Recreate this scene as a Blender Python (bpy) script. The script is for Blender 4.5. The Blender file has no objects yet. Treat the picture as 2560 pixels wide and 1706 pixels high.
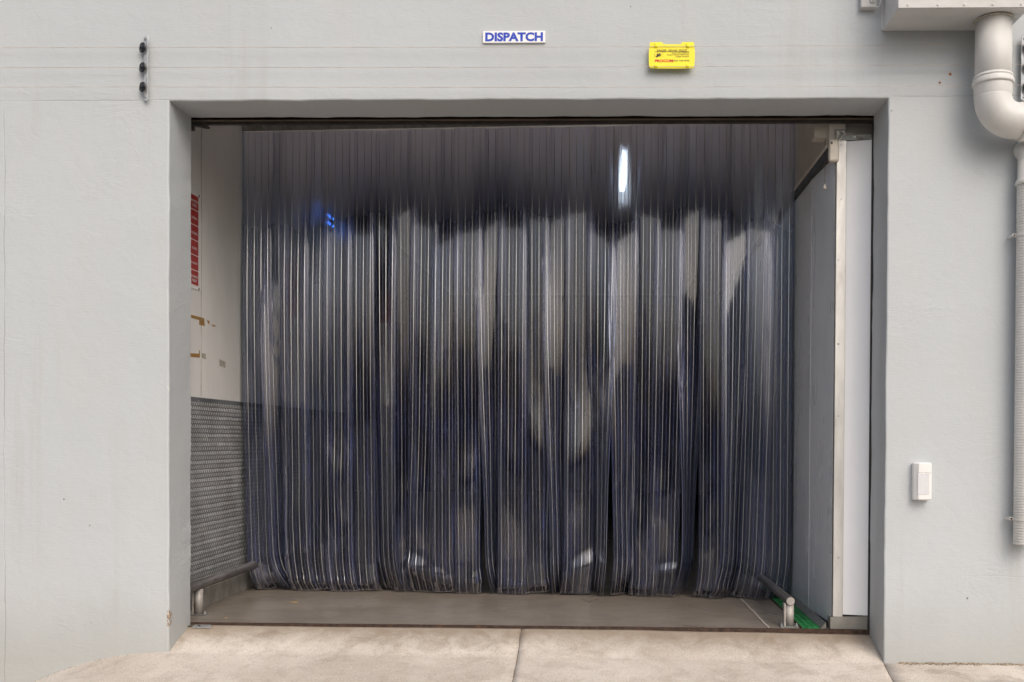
import bpy, bmesh, math, random
from mathutils import Vector, Matrix, noise
random.seed(7)
PI = math.pi
scene = bpy.context.scene
col = scene.collection

# ------------------------------------------------------------------ camera
F_PX, W_PX, H_PX = 2470.0, 2560.0, 1706.0
PPX, PPY = 1450.39, 1128.99
YAW, PITCH, ROLL = 0.0268, 0.0113, 0.0056
CAM = Vector((0.0, -5.0, 1.0))
fw = Vector((-math.sin(YAW)*math.cos(PITCH), math.cos(YAW)*math.cos(PITCH), -math.sin(PITCH)))
rt0 = Vector((math.cos(YAW), math.sin(YAW), 0))
up0 = rt0.cross(fw)
rt = math.cos(ROLL)*rt0 + math.sin(ROLL)*up0
up = -math.sin(ROLL)*rt0 + math.cos(ROLL)*up0
cd = bpy.data.cameras.new('camera')
cam = bpy.data.objects.new('camera', cd)
col.objects.link(cam)
cam.matrix_world = Matrix(((rt.x, up.x, -fw.x, CAM.x), (rt.y, up.y, -fw.y, CAM.y), (rt.z, up.z, -fw.z, CAM.z), (0, 0, 0, 1)))
cd.sensor_fit = 'HORIZONTAL'; cd.sensor_width = 36.0
cd.lens = F_PX*36.0/W_PX
cd.shift_x = (W_PX/2-PPX)/W_PX
cd.shift_y = (PPY-H_PX/2)/W_PX
cd.clip_start = 0.05; cd.clip_end = 600
scene.camera = cam

# ------------------------------------------------------------------ sky and sun (overcast)
SUN_EL, SUN_AZ = math.radians(42), math.radians(154)      # azimuth clockwise from +Y
world = bpy.data.worlds.new('World'); scene.world = world; world.use_nodes = True
wn = world.node_tree; wn.nodes.clear()
sky = wn.nodes.new('ShaderNodeTexSky'); sky.sky_type = 'NISHITA'; sky.sun_disc = False
sky.sun_elevation = SUN_EL; sky.sun_rotation = SUN_AZ
sky.air_density = 1.0; sky.dust_density = 6.0; sky.ozone_density = 1.0
hs = wn.nodes.new('ShaderNodeHueSaturation'); hs.inputs['Saturation'].default_value = 0.85
bg = wn.nodes.new('ShaderNodeBackground'); bg.inputs['Strength'].default_value = 0.145
wo = wn.nodes.new('ShaderNodeOutputWorld')
wn.links.new(sky.outputs[0], hs.inputs['Color']); wn.links.new(hs.outputs[0], bg.inputs['Color']); wn.links.new(bg.outputs[0], wo.inputs[0])
sd = bpy.data.lights.new('sun', 'SUN'); sd.energy = 0.55; sd.angle = math.radians(60); sd.color = (0.96, 0.98, 1.0)
sun = bpy.data.objects.new('sun', sd); col.objects.link(sun)
tosun = Vector((math.sin(SUN_AZ)*math.cos(SUN_EL), math.cos(SUN_AZ)*math.cos(SUN_EL), math.sin(SUN_EL)))
sun.rotation_euler = tosun.to_track_quat('Z', 'Y').to_euler()
sun.location = tosun*20

vs = scene.view_settings
vs.view_transform = 'Standard'; vs.look = 'None'; vs.gamma = 1.0; vs.use_curve_mapping = False
vs.exposure = 0.15
scene.render.engine = 'CYCLES'
cy = scene.cycles
cy.use_denoising = True
cy.max_bounces = 12; cy.diffuse_bounces = 5; cy.glossy_bounces = 4; cy.transmission_bounces = 8; cy.transparent_max_bounces = 40
cy.caustics_reflective = False; cy.caustics_refractive = False
cy.sample_clamp_indirect = 6.0

# ------------------------------------------------------------------ helpers
def hit(x, y, axis, v):
    """photo pixel -> point on the plane axis = v"""
    d = rt*((x-PPX)/F_PX) - up*((y-PPY)/F_PX) + fw
    t = (v-CAM[axis])/d[axis]
    return CAM + d*t

def link(o, parent=None):
    col.objects.link(o)
    if parent is not None:
        o.parent = parent
        o.matrix_parent_inverse = parent.matrix_world.inverted() if parent.type != 'EMPTY' else Matrix.Translation(-parent.location)
        if parent.parent is not None:
            o.matrix_parent_inverse = Matrix.Identity(4)
    return o

def tag(o, label=None, cat=None, group=None, kind=None):
    if label: o['label'] = label
    if cat: o['category'] = cat
    if group: o['group'] = group
    if kind: o['kind'] = kind
    return o

def thing(name, loc, label, cat, group=None):
    o = bpy.data.objects.new(name, None); o.empty_display_size = 0.1
    o.location = loc; col.objects.link(o)
    return tag(o, label, cat, group)

def build(name, bm, mats, parent=None, smooth=False):
    me = bpy.data.meshes.new(name); bmesh.ops.recalc_face_normals(bm, faces=bm.faces) if not getattr(bm, 'keepn', False) else None
    bm.to_mesh(me); bm.free()
    for m in (mats if isinstance(mats, (list, tuple)) else [mats]): me.materials.append(m)
    if smooth:
        for p in me.polygons: p.use_smooth = True
    o = bpy.data.objects.new(name, me)
    # meshes are written in world coordinates; children of an Empty cancel its location
    col.objects.link(o)
    if parent is not None:
        o.parent = parent
        root = parent
        while root.parent is not None: root = root.parent
        if parent.type == 'EMPTY': o.matrix_parent_inverse = Matrix.Translation(-parent.location)
    return o

def BM(): return bmesh.new()

def box(bm, x0, x1, y0, y1, z0, z1, bev=0.0, rot=None, about=None):
    t = bmesh.new()
    bmesh.ops.create_cube(t, size=1)
    for v in t.verts:
        v.co = Vector(((x0+x1)/2+v.co.x*(x1-x0), (y0+y1)/2+v.co.y*(y1-y0), (z0+z1)/2+v.co.z*(z1-z0)))
    if bev > 0: bmesh.ops.bevel(t, geom=list(t.edges), offset=bev, segments=2, affect='EDGES', profile=0.5)
    if rot is not None:
        c = Vector(about) if about is not None else Vector(((x0+x1)/2, (y0+y1)/2, (z0+z1)/2))
        for v in t.verts: v.co = c + rot @ (v.co-c)
    merge(bm, t)

def merge(bm, t):
    m = bpy.data.meshes.new('tmp'); t.to_mesh(m); t.free(); bm.from_mesh(m); bpy.data.meshes.remove(m)

def frame_for(d):
    d = d.normalized(); a = Vector((0, 0, 1)) if abs(d.z) < 0.9 else Vector((1, 0, 0))
    u = d.cross(a).normalized(); return u, d.cross(u).normalized()

def tube(bm, pts, r, n=16, cap=True):
    pts = [Vector(p) for p in pts]; rings = []
    rr = r if isinstance(r, (list, tuple)) else [r]*len(pts)
    u = None
    for i, p in enumerate(pts):
        d = (pts[min(i+1, len(pts)-1)]-pts[max(i-1, 0)]).normalized()
        if u is None: u, w = frame_for(d)
        else:
            u = (u-d*u.dot(d)).normalized(); w = d.cross(u)
        w = d.cross(u)
        rings.append([bm.verts.new(p+(u*math.cos(2*PI*k/n)+w*math.sin(2*PI*k/n))*rr[i]) for k in range(n)])
    for a, b in zip(rings, rings[1:]):
        for k in range(n): bm.faces.new((a[k], a[(k+1) % n], b[(k+1) % n], b[k]))
    if cap:
        bm.faces.new(list(reversed(rings[0]))); bm.faces.new(rings[-1])

def lathe(bm, prof, org, axis, n=24):
    """prof: (distance along axis, radius)"""
    tube(bm, [Vector(org)+Vector(axis).normalized()*a for a, r in prof], [max(r, 1e-4) for a, r in prof], n)

def lathe2(bm, prof, org, axis, n=24):
    """like lathe, but rings keep the axis direction (steps with equal offset allowed)"""
    d = Vector(axis).normalized(); u, w = frame_for(d); rings = []
    for a, r in prof:
        rings.append([bm.verts.new(Vector(org)+d*a+(u*math.cos(2*PI*k/n)+w*math.sin(2*PI*k/n))*max(r, 1e-4)) for k in range(n)])
    for a, b in zip(rings, rings[1:]):
        for k in range(n): bm.faces.new((a[k], a[(k+1) % n], b[(k+1) % n], b[k]))
    bm.faces.new(list(reversed(rings[0]))); bm.faces.new(rings[-1])

def prism(bm, poly, thick, to3):
    """poly: 2D list; to3(u, v, t) -> point; t = 0 front, thick = back"""
    a = [bm.verts.new(to3(u, v, 0)) for u, v in poly]; b = [bm.verts.new(to3(u, v, thick)) for u, v in poly]
    bm.faces.new(a); bm.faces.new(list(reversed(b)))
    n = len(poly)
    for i in range(n): bm.faces.new((a[i], b[i], b[(i+1) % n], a[(i+1) % n]))

def bolt(bm, org, axis, r=0.008, h=0.006):
    lathe2(bm, [(0, r*1.35), (h*0.3, r*1.35), (h*0.3, r), (h*0.8, r*0.95), (h, r*0.6)], org, axis, 12)

# ------------------------------------------------------------------ materials
class NT:
    def __init__(s, name):
        s.m = bpy.data.materials.new(name); s.m.use_nodes = True; s.t = s.m.node_tree; s.t.nodes.clear()
        s.out = s.n('OutputMaterial')
    def n(s, k, **kw):
        nd = s.t.nodes.new('ShaderNode'+k)
        for a, b in kw.items(): setattr(nd, a, b)
        return nd
    def l(s, a, b): s.t.links.new(a, b)
    def val(s, sock, v):
        if hasattr(v, 'is_linked') or isinstance(v, bpy.types.NodeSocket): s.l(v, sock)
        else: sock.default_value = v
    def math(s, op, a, b=0.0, c=None, clamp=False):
        nd = s.n('Math', operation=op, use_clamp=clamp); s.val(nd.inputs[0], a); s.val(nd.inputs[1], b)
        if c is not None: s.val(nd.inputs[2], c)
        return nd.outputs[0]
    def pos(s):
        return s.n('NewGeometry').outputs['Position']
    def xyz(s, v):
        nd = s.n('SeparateXYZ'); s.l(v, nd.inputs[0]); return nd.outputs
    def scl(s, v, sc):
        nd = s.n('VectorMath', operation='MULTIPLY'); s.l(v, nd.inputs[0]); nd.inputs[1].default_value = sc; return nd.outputs[0]
    def noise(s, v, scale, detail=4, rough=0.55, dist=0.0, color=False):
        nd = s.n('TexNoise'); s.l(v, nd.inputs['Vector']); nd.inputs['Scale'].default_value = scale
        nd.inputs['Detail'].default_value = detail; nd.inputs['Roughness'].default_value = rough; nd.inputs['Distortion'].default_value = dist
        return nd.outputs['Color' if color else 'Fac']
    def ramp(s, v, lo, hi, a=0.0, b=1.0, smooth=True):
        nd = s.n('MapRange', interpolation_type='SMOOTHSTEP' if smooth else 'LINEAR')
        s.val(nd.inputs['Value'], v)
        for k, x in (('From Min', lo), ('From Max', hi), ('To Min', a), ('To Max', b)): s.val(nd.inputs[k], x)
        return nd.outputs['Result']
    def mix(s, f, a, b, mode='MIX'):
        nd = s.n('Mix', data_type='RGBA', blend_type=mode); s.val(nd.inputs[0], f)
        for sock, c in ((nd.inputs[6], a), (nd.inputs[7], b)):
            if isinstance(c, (tuple, list)): sock.default_value = (*c[:3], 1)
            else: s.l(c, sock)
        return nd.outputs[2]
    def bump(s, h, strength, dist, nrm=None):
        nd = s.n('Bump'); s.l(h, nd.inputs['Height']); nd.inputs['Strength'].default_value = strength; nd.inputs['Distance'].default_value = dist
        if nrm is not None: s.l(nrm, nd.inputs['Normal'])
        return nd.outputs[0]
    def princ(s, colr, rough, metal=0.0, nrm=None, spec=0.5):
        p = s.n('BsdfPrincipled')
        if isinstance(colr, (tuple, list)): p.inputs['Base Color'].default_value = (*colr[:3], 1)
        else: s.l(colr, p.inputs['Base Color'])
        s.val(p.inputs['Roughness'], rough); s.val(p.inputs['Metallic'], metal); p.inputs['Specular IOR Level'].default_value = spec
        if nrm is not None: s.l(nrm, p.inputs['Normal'])
        s.l(p.outputs[0], s.out.inputs[0]); return p
    def spot(s, v, c, r, soft=0.5):
        """soft-edged blotch round a world point"""
        nd = s.n('VectorMath', operation='DISTANCE'); s.l(v, nd.inputs[0]); nd.inputs[1].default_value = c
        return s.ramp(nd.outputs['Value'], r*(1-soft), r, 1.0, 0.0)

def simple(name, c, rough=0.5, metal=0.0, var=0.12, scale=14.0, bump=0.0, bscale=120.0, dirt=None, dirt_amt=0.5, stretch=(1, 1, 1), spec=0.5):
    t = NT(name); p = t.scl(t.pos(), stretch)
    n1 = t.noise(p, scale, 5, 0.6)
    cc = t.mix(t.ramp(n1, 0.3, 0.7), tuple(x*(1-var) for x in c), tuple(min(1, x*(1+var)) for x in c))
    if dirt is not None:
        n2 = t.noise(p, scale*0.6, 6, 0.65, 0.6)
        cc = t.mix(t.ramp(n2, 0.52, 0.72, 0, dirt_amt), cc, dirt)
    rr = t.ramp(t.noise(p, scale*2.3, 4), 0.3, 0.7, max(0.02, rough*0.8), min(1, rough*1.2))
    nrm = t.bump(t.noise(p, bscale, 4, 0.6), bump, 0.004) if bump else None
    t.princ(cc, rr, metal, nrm, spec)
    return t.m

def emit(name, c, s):
    t = NT(name); e = t.n('Emission'); e.inputs[0].default_value = (*c, 1); e.inputs[1].default_value = s
    t.l(e.outputs[0], t.out.inputs[0]); return t.m

M = {}
XL, XR = -2.241, 1.3985
def mat_plaster():
    t = NT('painted_plaster'); p = t.pos(); x, y, z = t.xyz(p)
    big = t.noise(p, 0.55, 3, 0.5)
    mid = t.noise(t.scl(p, (1, 1, 0.45)), 3.2, 5, 0.6, 0.3)
    fine = t.noise(t.scl(p, (0.5, 1, 1.6)), 26, 5, 0.65)
    c = t.mix(t.ramp(big, 0.3, 0.7), (0.474, 0.505, 0.526), (0.513, 0.547, 0.571))
    c = t.mix(t.ramp(mid, 0.42, 0.75, 0, 0.32), c, (0.51, 0.515, 0.51))
    c = t.mix(t.ramp(fine, 0.55, 0.8, 0, 0.22), c, (0.63, 0.64, 0.65))
    # grime thrown up along the foot of the wall
    foot = t.ramp(t.math('ADD', z, t.math('MULTIPLY', mid, 0.35)), -0.05, 0.55, 0.6, 0.0)
    c = t.mix(foot, c, (0.37, 0.365, 0.335))
    # small knocks, rust spots and scuffs
    warp = t.n('VectorMath', operation='ADD'); t.l(p, warp.inputs[0])
    wv = t.n('VectorMath', operation='SCALE'); wv.inputs['Scale'].default_value = 0.012
    t.l(t.noise(p, 70, 3, 0.6, 0, True), wv.inputs[0]); t.l(wv.outputs[0], warp.inputs[1])
    wp = t.n('VectorMath', operation='SUBTRACT'); t.l(warp.outputs[0], wp.inputs[0]); wp.inputs[1].default_value = (0.006, 0.006, 0.006)
    wp = wp.outputs[0]
    for px, py, r, cc in ((2375, 186, 0.010, (0.30, 0.11, 0.03)), (2349, 207, 0.008, (0.28, 0.09, 0.03)), (160, 1249, 0.007, (0.24, 0.24, 0.26)),
                          (224, 1314, 0.006, (0.30, 0.29, 0.27)), (678, 70, 0.005, (0.2, 0.2, 0.2)), (1577, 17, 0.006, (0.25, 0.24, 0.22)), (2418, 1497, 0.006, (0.12, 0.12, 0.12)), (2229, 277, 0.005, (0.2, 0.2, 0.2)),
                          (2480, 235, 0.006, (0.25, 0.23, 0.2)), (1700, 190, 0.004, (0.3, 0.29, 0.28)), (228, 1557, 0.005, (0.3, 0.28, 0.26)), (2205, 1512, 0.006, (0.33, 0.2, 0.1))):
        q = hit(px, py, 1, 0.0)
        c = t.mix(t.spot(wp, tuple(q), r), c, cc)
    chipn = t.noise(t.scl(p, (1, 1, 0.6)), 42, 4, 0.7)
    near = t.math('MULTIPLY', t.math('MINIMUM', t.math('ABSOLUTE', t.math('SUBTRACT', x, XL)), t.math('ABSOLUTE', t.math('SUBTRACT', x, XR))), 1.0)
    ar = t.math('MULTIPLY', t.ramp(near, 0.006, 0.013, 1, 0), t.ramp(y, 0.004, 0.012, 1, 0))
    c = t.mix(t.math('MULTIPLY', ar, t.ramp(chipn, 0.62, 0.66, 0, 0.75)), c, (0.60, 0.59, 0.56))
    big_chip = t.spot(p, tuple(hit(421, 1547, 1, 0.004)), 0.05, 0.4)
    ch = t.math('MULTIPLY', t.math('MULTIPLY', big_chip, t.ramp(near, 0.005, 0.012, 1, 0)), t.ramp(chipn, 0.42, 0.48))
    c = t.mix(ch, c, t.mix(t.ramp(t.noise(p, 120, 3), 0.45, 0.55), (0.20, 0.12, 0.075), (0.50, 0.44, 0.37)))
    # hairline joints: one upright left of the doorway, one level with the head of the opening
    wob = t.math('MULTIPLY', t.math('SUBTRACT', t.noise(p, 4.0, 5, 0.6), 0.5), 0.035)
    xl = hit(11, 900, 1, 0)[0]
    dl = t.math('ABSOLUTE', t.math('ADD', t.math('SUBTRACT', x, xl), wob))
    vl = t.math('MULTIPLY', t.ramp(dl, 0.0012, 0.0035, 1, 0), t.ramp(z, 2.66, 2.70, 1, 0))
    dh = t.math('ABSOLUTE', t.math('ADD', t.math('SUBTRACT', z, 2.722), t.math('MULTIPLY', wob, 0.6)))
    hl = t.math('MULTIPLY', t.ramp(dh, 0.001, 0.003, 1, 0), t.ramp(x, -2.26, -2.24, 1, 0))
    dr = t.math('ABSOLUTE', t.math('ADD', t.math('SUBTRACT', z, 2.728), t.math('MULTIPLY', wob, 0.6)))
    hr = t.math('MULTIPLY', t.ramp(dr, 0.001, 0.003, 0.7, 0), t.ramp(x, 1.40, 1.42, 0, 1))
    d3 = t.math('ABSOLUTE', t.math('ADD', t.math('SUBTRACT', z, 0.33), wob))
    h3 = t.math('MULTIPLY', t.ramp(d3, 0.001, 0.003, 0.35, 0), t.ramp(x, 1.7, 1.9, 0, 1))
    line = t.math('MULTIPLY', t.math('MAXIMUM', t.math('MAXIMUM', vl, hl), t.math('MAXIMUM', hr, h3)), t.ramp(t.noise(p, 3.1, 3), 0.36, 0.52, 0.25, 1))
    c = t.mix(t.math('MULTIPLY', line, 0.42), c, (0.30, 0.29, 0.28))
    # relief: float marks, ridges left by the trowel, brush grain
    r1 = t.noise(t.scl(p, (0.7, 1, 1.5)), 5.5, 6, 0.62, 0.9)
    ridge = t.math('SUBTRACT', 1.0, t.math('MULTIPLY', t.math('ABSOLUTE', t.math('SUBTRACT', r1, 0.5)), 9.0), clamp=True)
    patch = t.ramp(t.noise(p, 1.7, 3), 0.5, 0.68)
    hgt = t.math('ADD', t.math('MULTIPLY', t.math('MULTIPLY', ridge, ridge), t.math('MULTIPLY', patch, 0.26)), t.math('MULTIPLY', t.noise(p, 14, 6, 0.6, 0.4), 0.9))
    hgt = t.math('ADD', hgt, t.math('MULTIPLY', t.noise(t.scl(p, (0.35, 1, 2.2)), 60, 4, 0.6), 0.28))
    hgt = t.math('ADD', hgt, t.math('MULTIPLY', t.noise(p, 2.2, 2), 2.2))
    hgt = t.math('SUBTRACT', hgt, t.math('MULTIPLY', line, 0.8))
    streak = t.noise(t.scl(p, (1, 1, 0.06)), 9, 5, 0.65)
    c = t.mix(t.math('MULTIPLY', t.ramp(streak, 0.50, 0.72, 0, 0.42), t.ramp(t.noise(p, 0.9, 2), 0.4, 0.65)), c, (0.43, 0.43, 0.41))
    t.princ(c, 0.72, 0, t.bump(hgt, 0.45, 0.0075), 0.35)
    return t.m

def mat_concrete():
    t = NT('weathered_concrete'); p = t.pos(); x, y, z = t.xyz(p)
    big = t.noise(p, 1.3, 4, 0.6, 0.4); mid = t.noise(p, 7, 6, 0.68, 0.5); fine = t.noise(p, 90, 5, 0.7)
    c = t.mix(t.ramp(big, 0.32, 0.68), (0.50, 0.445, 0.385), (0.66, 0.605, 0.54))
    c = t.mix(t.ramp(mid, 0.44, 0.72, 0, 0.55), c, (0.36, 0.30, 0.25))
    c = t.mix(t.ramp(fine, 0.5, 0.72, 0, 0.6), c, (0.56, 0.52, 0.47))
    c = t.mix(t.ramp(t.noise(p, 160, 3, 0.6), 0.58, 0.74, 0, 0.75), c, (0.22, 0.165, 0.12))
    v = t.n('TexVoronoi'); t.l(p, v.inputs['Vector']); v.inputs['Scale'].default_value = 55
    sp = t.ramp(v.outputs['Distance'], 0.16, 0.26, 1, 0)
    hsv = t.n('SeparateColor'); t.l(v.outputs['Color'], hsv.inputs[0])
    c = t.mix(t.math('MULTIPLY', sp, t.ramp(hsv.outputs[0], 0.66, 0.7, 0, 0.8)), c, (0.66, 0.63, 0.60))
    c = t.mix(t.math('MULTIPLY', sp, t.ramp(hsv.outputs[1], 0.86, 0.88, 0, 0.7)), c, (0.45, 0.25, 0.12))
    v2 = t.n('TexVoronoi'); t.l(p, v2.inputs['Vector']); v2.inputs['Scale'].default_value = 150
    h2 = t.n('SeparateColor'); t.l(v2.outputs['Color'], h2.inputs[0]); s2 = t.ramp(v2.outputs['Distance'], 0.22, 0.36, 1, 0)
    c = t.mix(t.math('MULTIPLY', s2, t.ramp(h2.outputs[0], 0.55, 0.6, 0, 0.7)), c, (0.24, 0.19, 0.145))
    c = t.mix(t.math('MULTIPLY', s2, t.ramp(h2.outputs[1], 0.72, 0.76, 0, 0.75)), c, (0.74, 0.70, 0.66))
    c = t.mix(t.math('MULTIPLY', s2, t.ramp(h2.outputs[2], 0.88, 0.9, 0, 0.7)), c, (0.46, 0.25, 0.13))
    oil = t.ramp(t.noise(p, 3.3, 5, 0.6, 0.8), 0.60, 0.70, 0, 0.38)
    c = t.mix(oil, c, (0.20, 0.165, 0.135))
    # dirt that traffic leaves along the threshold
    th = t.ramp(t.math('ADD', y, t.math('MULTIPLY', t.math('SUBTRACT', mid, 0.5), 0.22)), 0.02, 0.26, 0.0, 0.75)
    c = t.mix(th, c, (0.24, 0.185, 0.13))
    wet = t.ramp(t.noise(t.scl(p, (0.9, 2.2, 1)), 2.6, 5, 0.6, 0.6), 0.56, 0.66, 0, 0.22)
    c = t.mix(wet, c, (0.31, 0.265, 0.22))
    h = t.math('ADD', t.math('MULTIPLY', mid, 1.2), t.math('ADD', t.math('MULTIPLY', fine, 0.5), t.math('MULTIPLY', sp, 0.12)))
    t.princ(c, 0.85, 0, t.bump(h, 0.6, 0.006), 0.3)
    return t.m

def mat_floor():
    t = NT('worn_floor'); p = t.pos(); x, y, z = t.xyz(p)
    st = t.noise(t.scl(p, (0.6, 1.2, 1)), 4, 7, 0.7, 0.2); bl = t.noise(p, 1.7, 4, 0.6, 0.5); sw = t.noise(t.scl(p, (0.5, 1.1, 1)), 30, 4, 0.6)
    c = t.mix(t.ramp(bl, 0.3, 0.7), (0.185, 0.158, 0.132), (0.255, 0.22, 0.185))
    c = t.mix(t.ramp(st, 0.38, 0.78, 0, 0.45), c, (0.145, 0.118, 0.09))
    c = t.mix(t.ramp(sw, 0.5, 0.75, 0, 0.18), c, (0.26, 0.235, 0.21))
    scf = t.noise(t.scl(p, (1.0, 0.12, 1)), 16, 5, 0.7, 1.2)
    c = t.mix(t.ramp(scf, 0.60, 0.72, 0, 0.30), c, (0.075, 0.062, 0.05))
    c = t.mix(t.ramp(t.noise(t.scl(p, (1, 0.5, 1)), 4.0, 5, 0.65, 1.0), 0.56, 0.7, 0, 0.5), c, (0.30, 0.27, 0.235))
    sp = t.ramp(t.noise(p, 130, 2), 0.70, 0.78, 0, 0.7)
    c = t.mix(sp, c, (0.42, 0.37, 0.3))
    t.princ(c, t.ramp(st, 0.3, 0.7, 0.26, 0.45), 0, t.bump(t.math('ADD', st, t.math('MULTIPLY', sw, 0.4)), 0.08, 0.003), 0.5)
    return t.m

def mat_pvc(name, tint, edge_tint, haze, hazecol, rough, extra_gloss=0.0, gloss_rough=0.3, painted_glow=False, blur=0.0):
    t = NT(name); p = t.pos(); x, y, z = t.xyz(p)
    lw = t.n('LayerWeight'); lw.inputs[0].default_value = 0.5
    tr = t.n('BsdfTransparent'); t.l(t.mix(t.ramp(lw.outputs['Facing'], 0.35, 0.95, 0, 1), tint, edge_tint), tr.inputs[0])
    body = tr.outputs[0]
    if blur:
        rf = t.n('BsdfRefraction'); rf.inputs['Roughness'].default_value = 0.38; rf.inputs['IOR'].default_value = 1.18; rf.inputs[0].default_value = (*tint, 1)
        mb = t.n('MixShader'); mb.inputs[0].default_value = blur; t.l(body, mb.inputs[1]); t.l(rf.outputs[0], mb.inputs[2]); body = mb.outputs[0]
    scuff = t.ramp(t.noise(t.scl(p, (1, 1, 0.22)), 11, 6, 0.7, 0.4), 0.42, 0.75, 0.4, 1.8)
    df = t.n('BsdfDiffuse'); df.inputs[0].default_value = (*hazecol, 1)
    tl = t.n('BsdfTranslucent'); tl.inputs[0].default_value = (*hazecol, 1)
    ml = t.n('MixShader'); ml.inputs[0].default_value = 0.45; t.l(df.outputs[0], ml.inputs[1]); t.l(tl.outputs[0], ml.inputs[2])
    hz = t.math('MULTIPLY', scuff, haze)
    if painted_glow:   # hazy light on the upper strips, painted in as a pale diffuse layer
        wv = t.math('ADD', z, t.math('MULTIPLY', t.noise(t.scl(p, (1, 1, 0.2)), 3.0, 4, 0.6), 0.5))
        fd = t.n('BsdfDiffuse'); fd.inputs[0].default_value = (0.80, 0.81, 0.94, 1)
        mf = t.n('MixShader'); t.l(t.ramp(wv, 2.62, 3.30, 0.0, painted_glow), mf.inputs[0]); t.l(body, mf.inputs[1]); t.l(fd.outputs[0], mf.inputs[2]); body = mf.outputs[0]
    mh = t.n('MixShader'); t.l(hz, mh.inputs[0]); t.l(body, mh.inputs[1]); t.l(ml.outputs[0], mh.inputs[2])
    h = t.math('ADD', t.noise(t.scl(p, (1, 1, 0.18)), 7, 3, 0.5), t.math('MULTIPLY', t.noise(t.scl(p, (1, 1, 0.04)), 55, 3, 0.55), 0.16))
    nb = t.bump(h, 0.13, 0.012)
    gl = t.n('BsdfGlossy'); gl.inputs['Roughness'].default_value = rough; gl.inputs[0].default_value = (1, 1, 1, 1); t.l(nb, gl.inputs['Normal'])
    fr = t.n('Fresnel'); fr.inputs[0].default_value = 1.53; t.l(nb, fr.inputs['Normal'])
    mx = t.n('MixShader'); t.l(fr.outputs[0], mx.inputs[0]); t.l(mh.outputs[0], mx.inputs[1]); t.l(gl.outputs[0], mx.inputs[2])
    last = mx.outputs[0]
    if extra_gloss:      # light thrown back by total reflection inside the rounded ribs
        g2 = t.n('BsdfGlossy'); g2.inputs['Roughness'].default_value = gloss_rough; g2.inputs[0].default_value = (0.96, 0.97, 1.0, 1)
        m2 = t.n('MixShader'); m2.inputs[0].default_value = extra_gloss; t.l(last, m2.inputs[1]); t.l(g2.outputs[0], m2.inputs[2]); last = m2.outputs[0]
    t.l(last, t.out.inputs[0]); return t.m

M['plaster'] = mat_plaster()
M['concrete'] = mat_concrete()
M['floor'] = mat_floor()
M['joint_dirt'] = simple('joint_dirt', (0.27, 0.225, 0.175), 0.95, 0, 0.4, 40, 0.6, 90)
M['yard'] = simple('yard_asphalt', (0.085, 0.082, 0.08), 0.9, 0, 0.2, 0.6, 0.4, 30)
M['panel_white'] = simple('white_panel_skin', (0.80, 0.795, 0.78), 0.42, 0, 0.05, 2.0, 0.08, 8, (0.50, 0.47, 0.42), 0.25, (1, 1, 0.35))
M['panel_grey'] = simple('grey_blue_panel_skin', (0.70, 0.73, 0.77), 0.30, 0, 0.06, 2.0, 0.06, 8, (0.40, 0.39, 0.38), 0.35, (1, 1, 0.3))
M['panel_bright'] = simple('bright_white_panel_skin', (0.87, 0.885, 0.91), 0.4, 0, 0.02, 3, 0.05, 8)
M['upper_wall'] = simple('unpainted_upper_plaster', (0.50, 0.47, 0.43), 0.8, 0, 0.12, 4, 0.4, 30)
M['ceiling'] = simple('ceiling_panel_skin', (0.76, 0.75, 0.78), 0.5, 0, 0.08, 2)
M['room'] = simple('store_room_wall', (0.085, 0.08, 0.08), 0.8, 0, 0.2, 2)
M['seam'] = simple('panel_seam_mastic', (0.34, 0.29, 0.22), 0.8, 0, 0.5, 60)
M['seam_white'] = simple('white_panel_seam', (0.75, 0.75, 0.76), 0.5, 0, 0.1, 40)
M['black_trim'] = simple('black_trim', (0.028, 0.026, 0.024), 0.45, 0, 0.4, 20, 0.2, 80, (0.10, 0.09, 0.08), 0.5)
M['dark_steel'] = simple('dark_oily_steel', (0.035, 0.028, 0.023), 0.42, 0.3, 0.4, 18, 0.3, 90, (0.10, 0.07, 0.045), 0.5)
M['brown_lath'] = simple('weathered_brown_lath', (0.20, 0.155, 0.115), 0.45, 0.2, 0.2, 9, 0.2, 60, (0.08, 0.055, 0.035), 0.6, (0.3, 1, 1))
M['rust'] = simple('rusty_steel', (0.055, 0.032, 0.022), 0.75, 0.2, 0.5, 30, 0.5, 90, (0.16, 0.07, 0.03), 0.5)
M['galv'] = simple('galvanised_steel', (0.50, 0.51, 0.52), 0.42, 0.75, 0.14, 35, 0.15, 60)
M['galv_pale'] = simple('pale_galvanised_steel', (0.58, 0.60, 0.62), 0.45, 0.25, 0.16, 45, 0.15, 60)
M['galv_dull'] = simple('dull_galvanised_steel', (0.24, 0.25, 0.24), 0.5, 0.45, 0.2, 22, 0.2, 60, (0.13, 0.11, 0.08), 0.5)
M['tube_steel'] = simple('scuffed_tube_steel', (0.17, 0.16, 0.155), 0.34, 0.6, 0.3, 10, 0.2, 60, (0.09, 0.065, 0.045), 0.6, (1, 0.3, 1))
M['tube_dark'] = simple('dark_rubbed_tube', (0.075, 0.072, 0.075), 0.42, 0.4, 0.3, 12, 0.2, 60, (0.13, 0.12, 0.11), 0.4, (1, 0.3, 1))
M['post_grey'] = simple('painted_post_grey', (0.40, 0.375, 0.35), 0.5, 0.1, 0.15, 16, 0.2, 60, (0.22, 0.17, 0.12), 0.5)
M['tread'] = simple('tread_plate_steel', (0.20, 0.21, 0.22), 0.45, 0.45, 0.25, 4, 0.1, 60)
M['lug'] = simple('rubbed_tread_lugs', (0.62, 0.62, 0.60), 0.4, 0.5, 0.15, 4)
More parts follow.
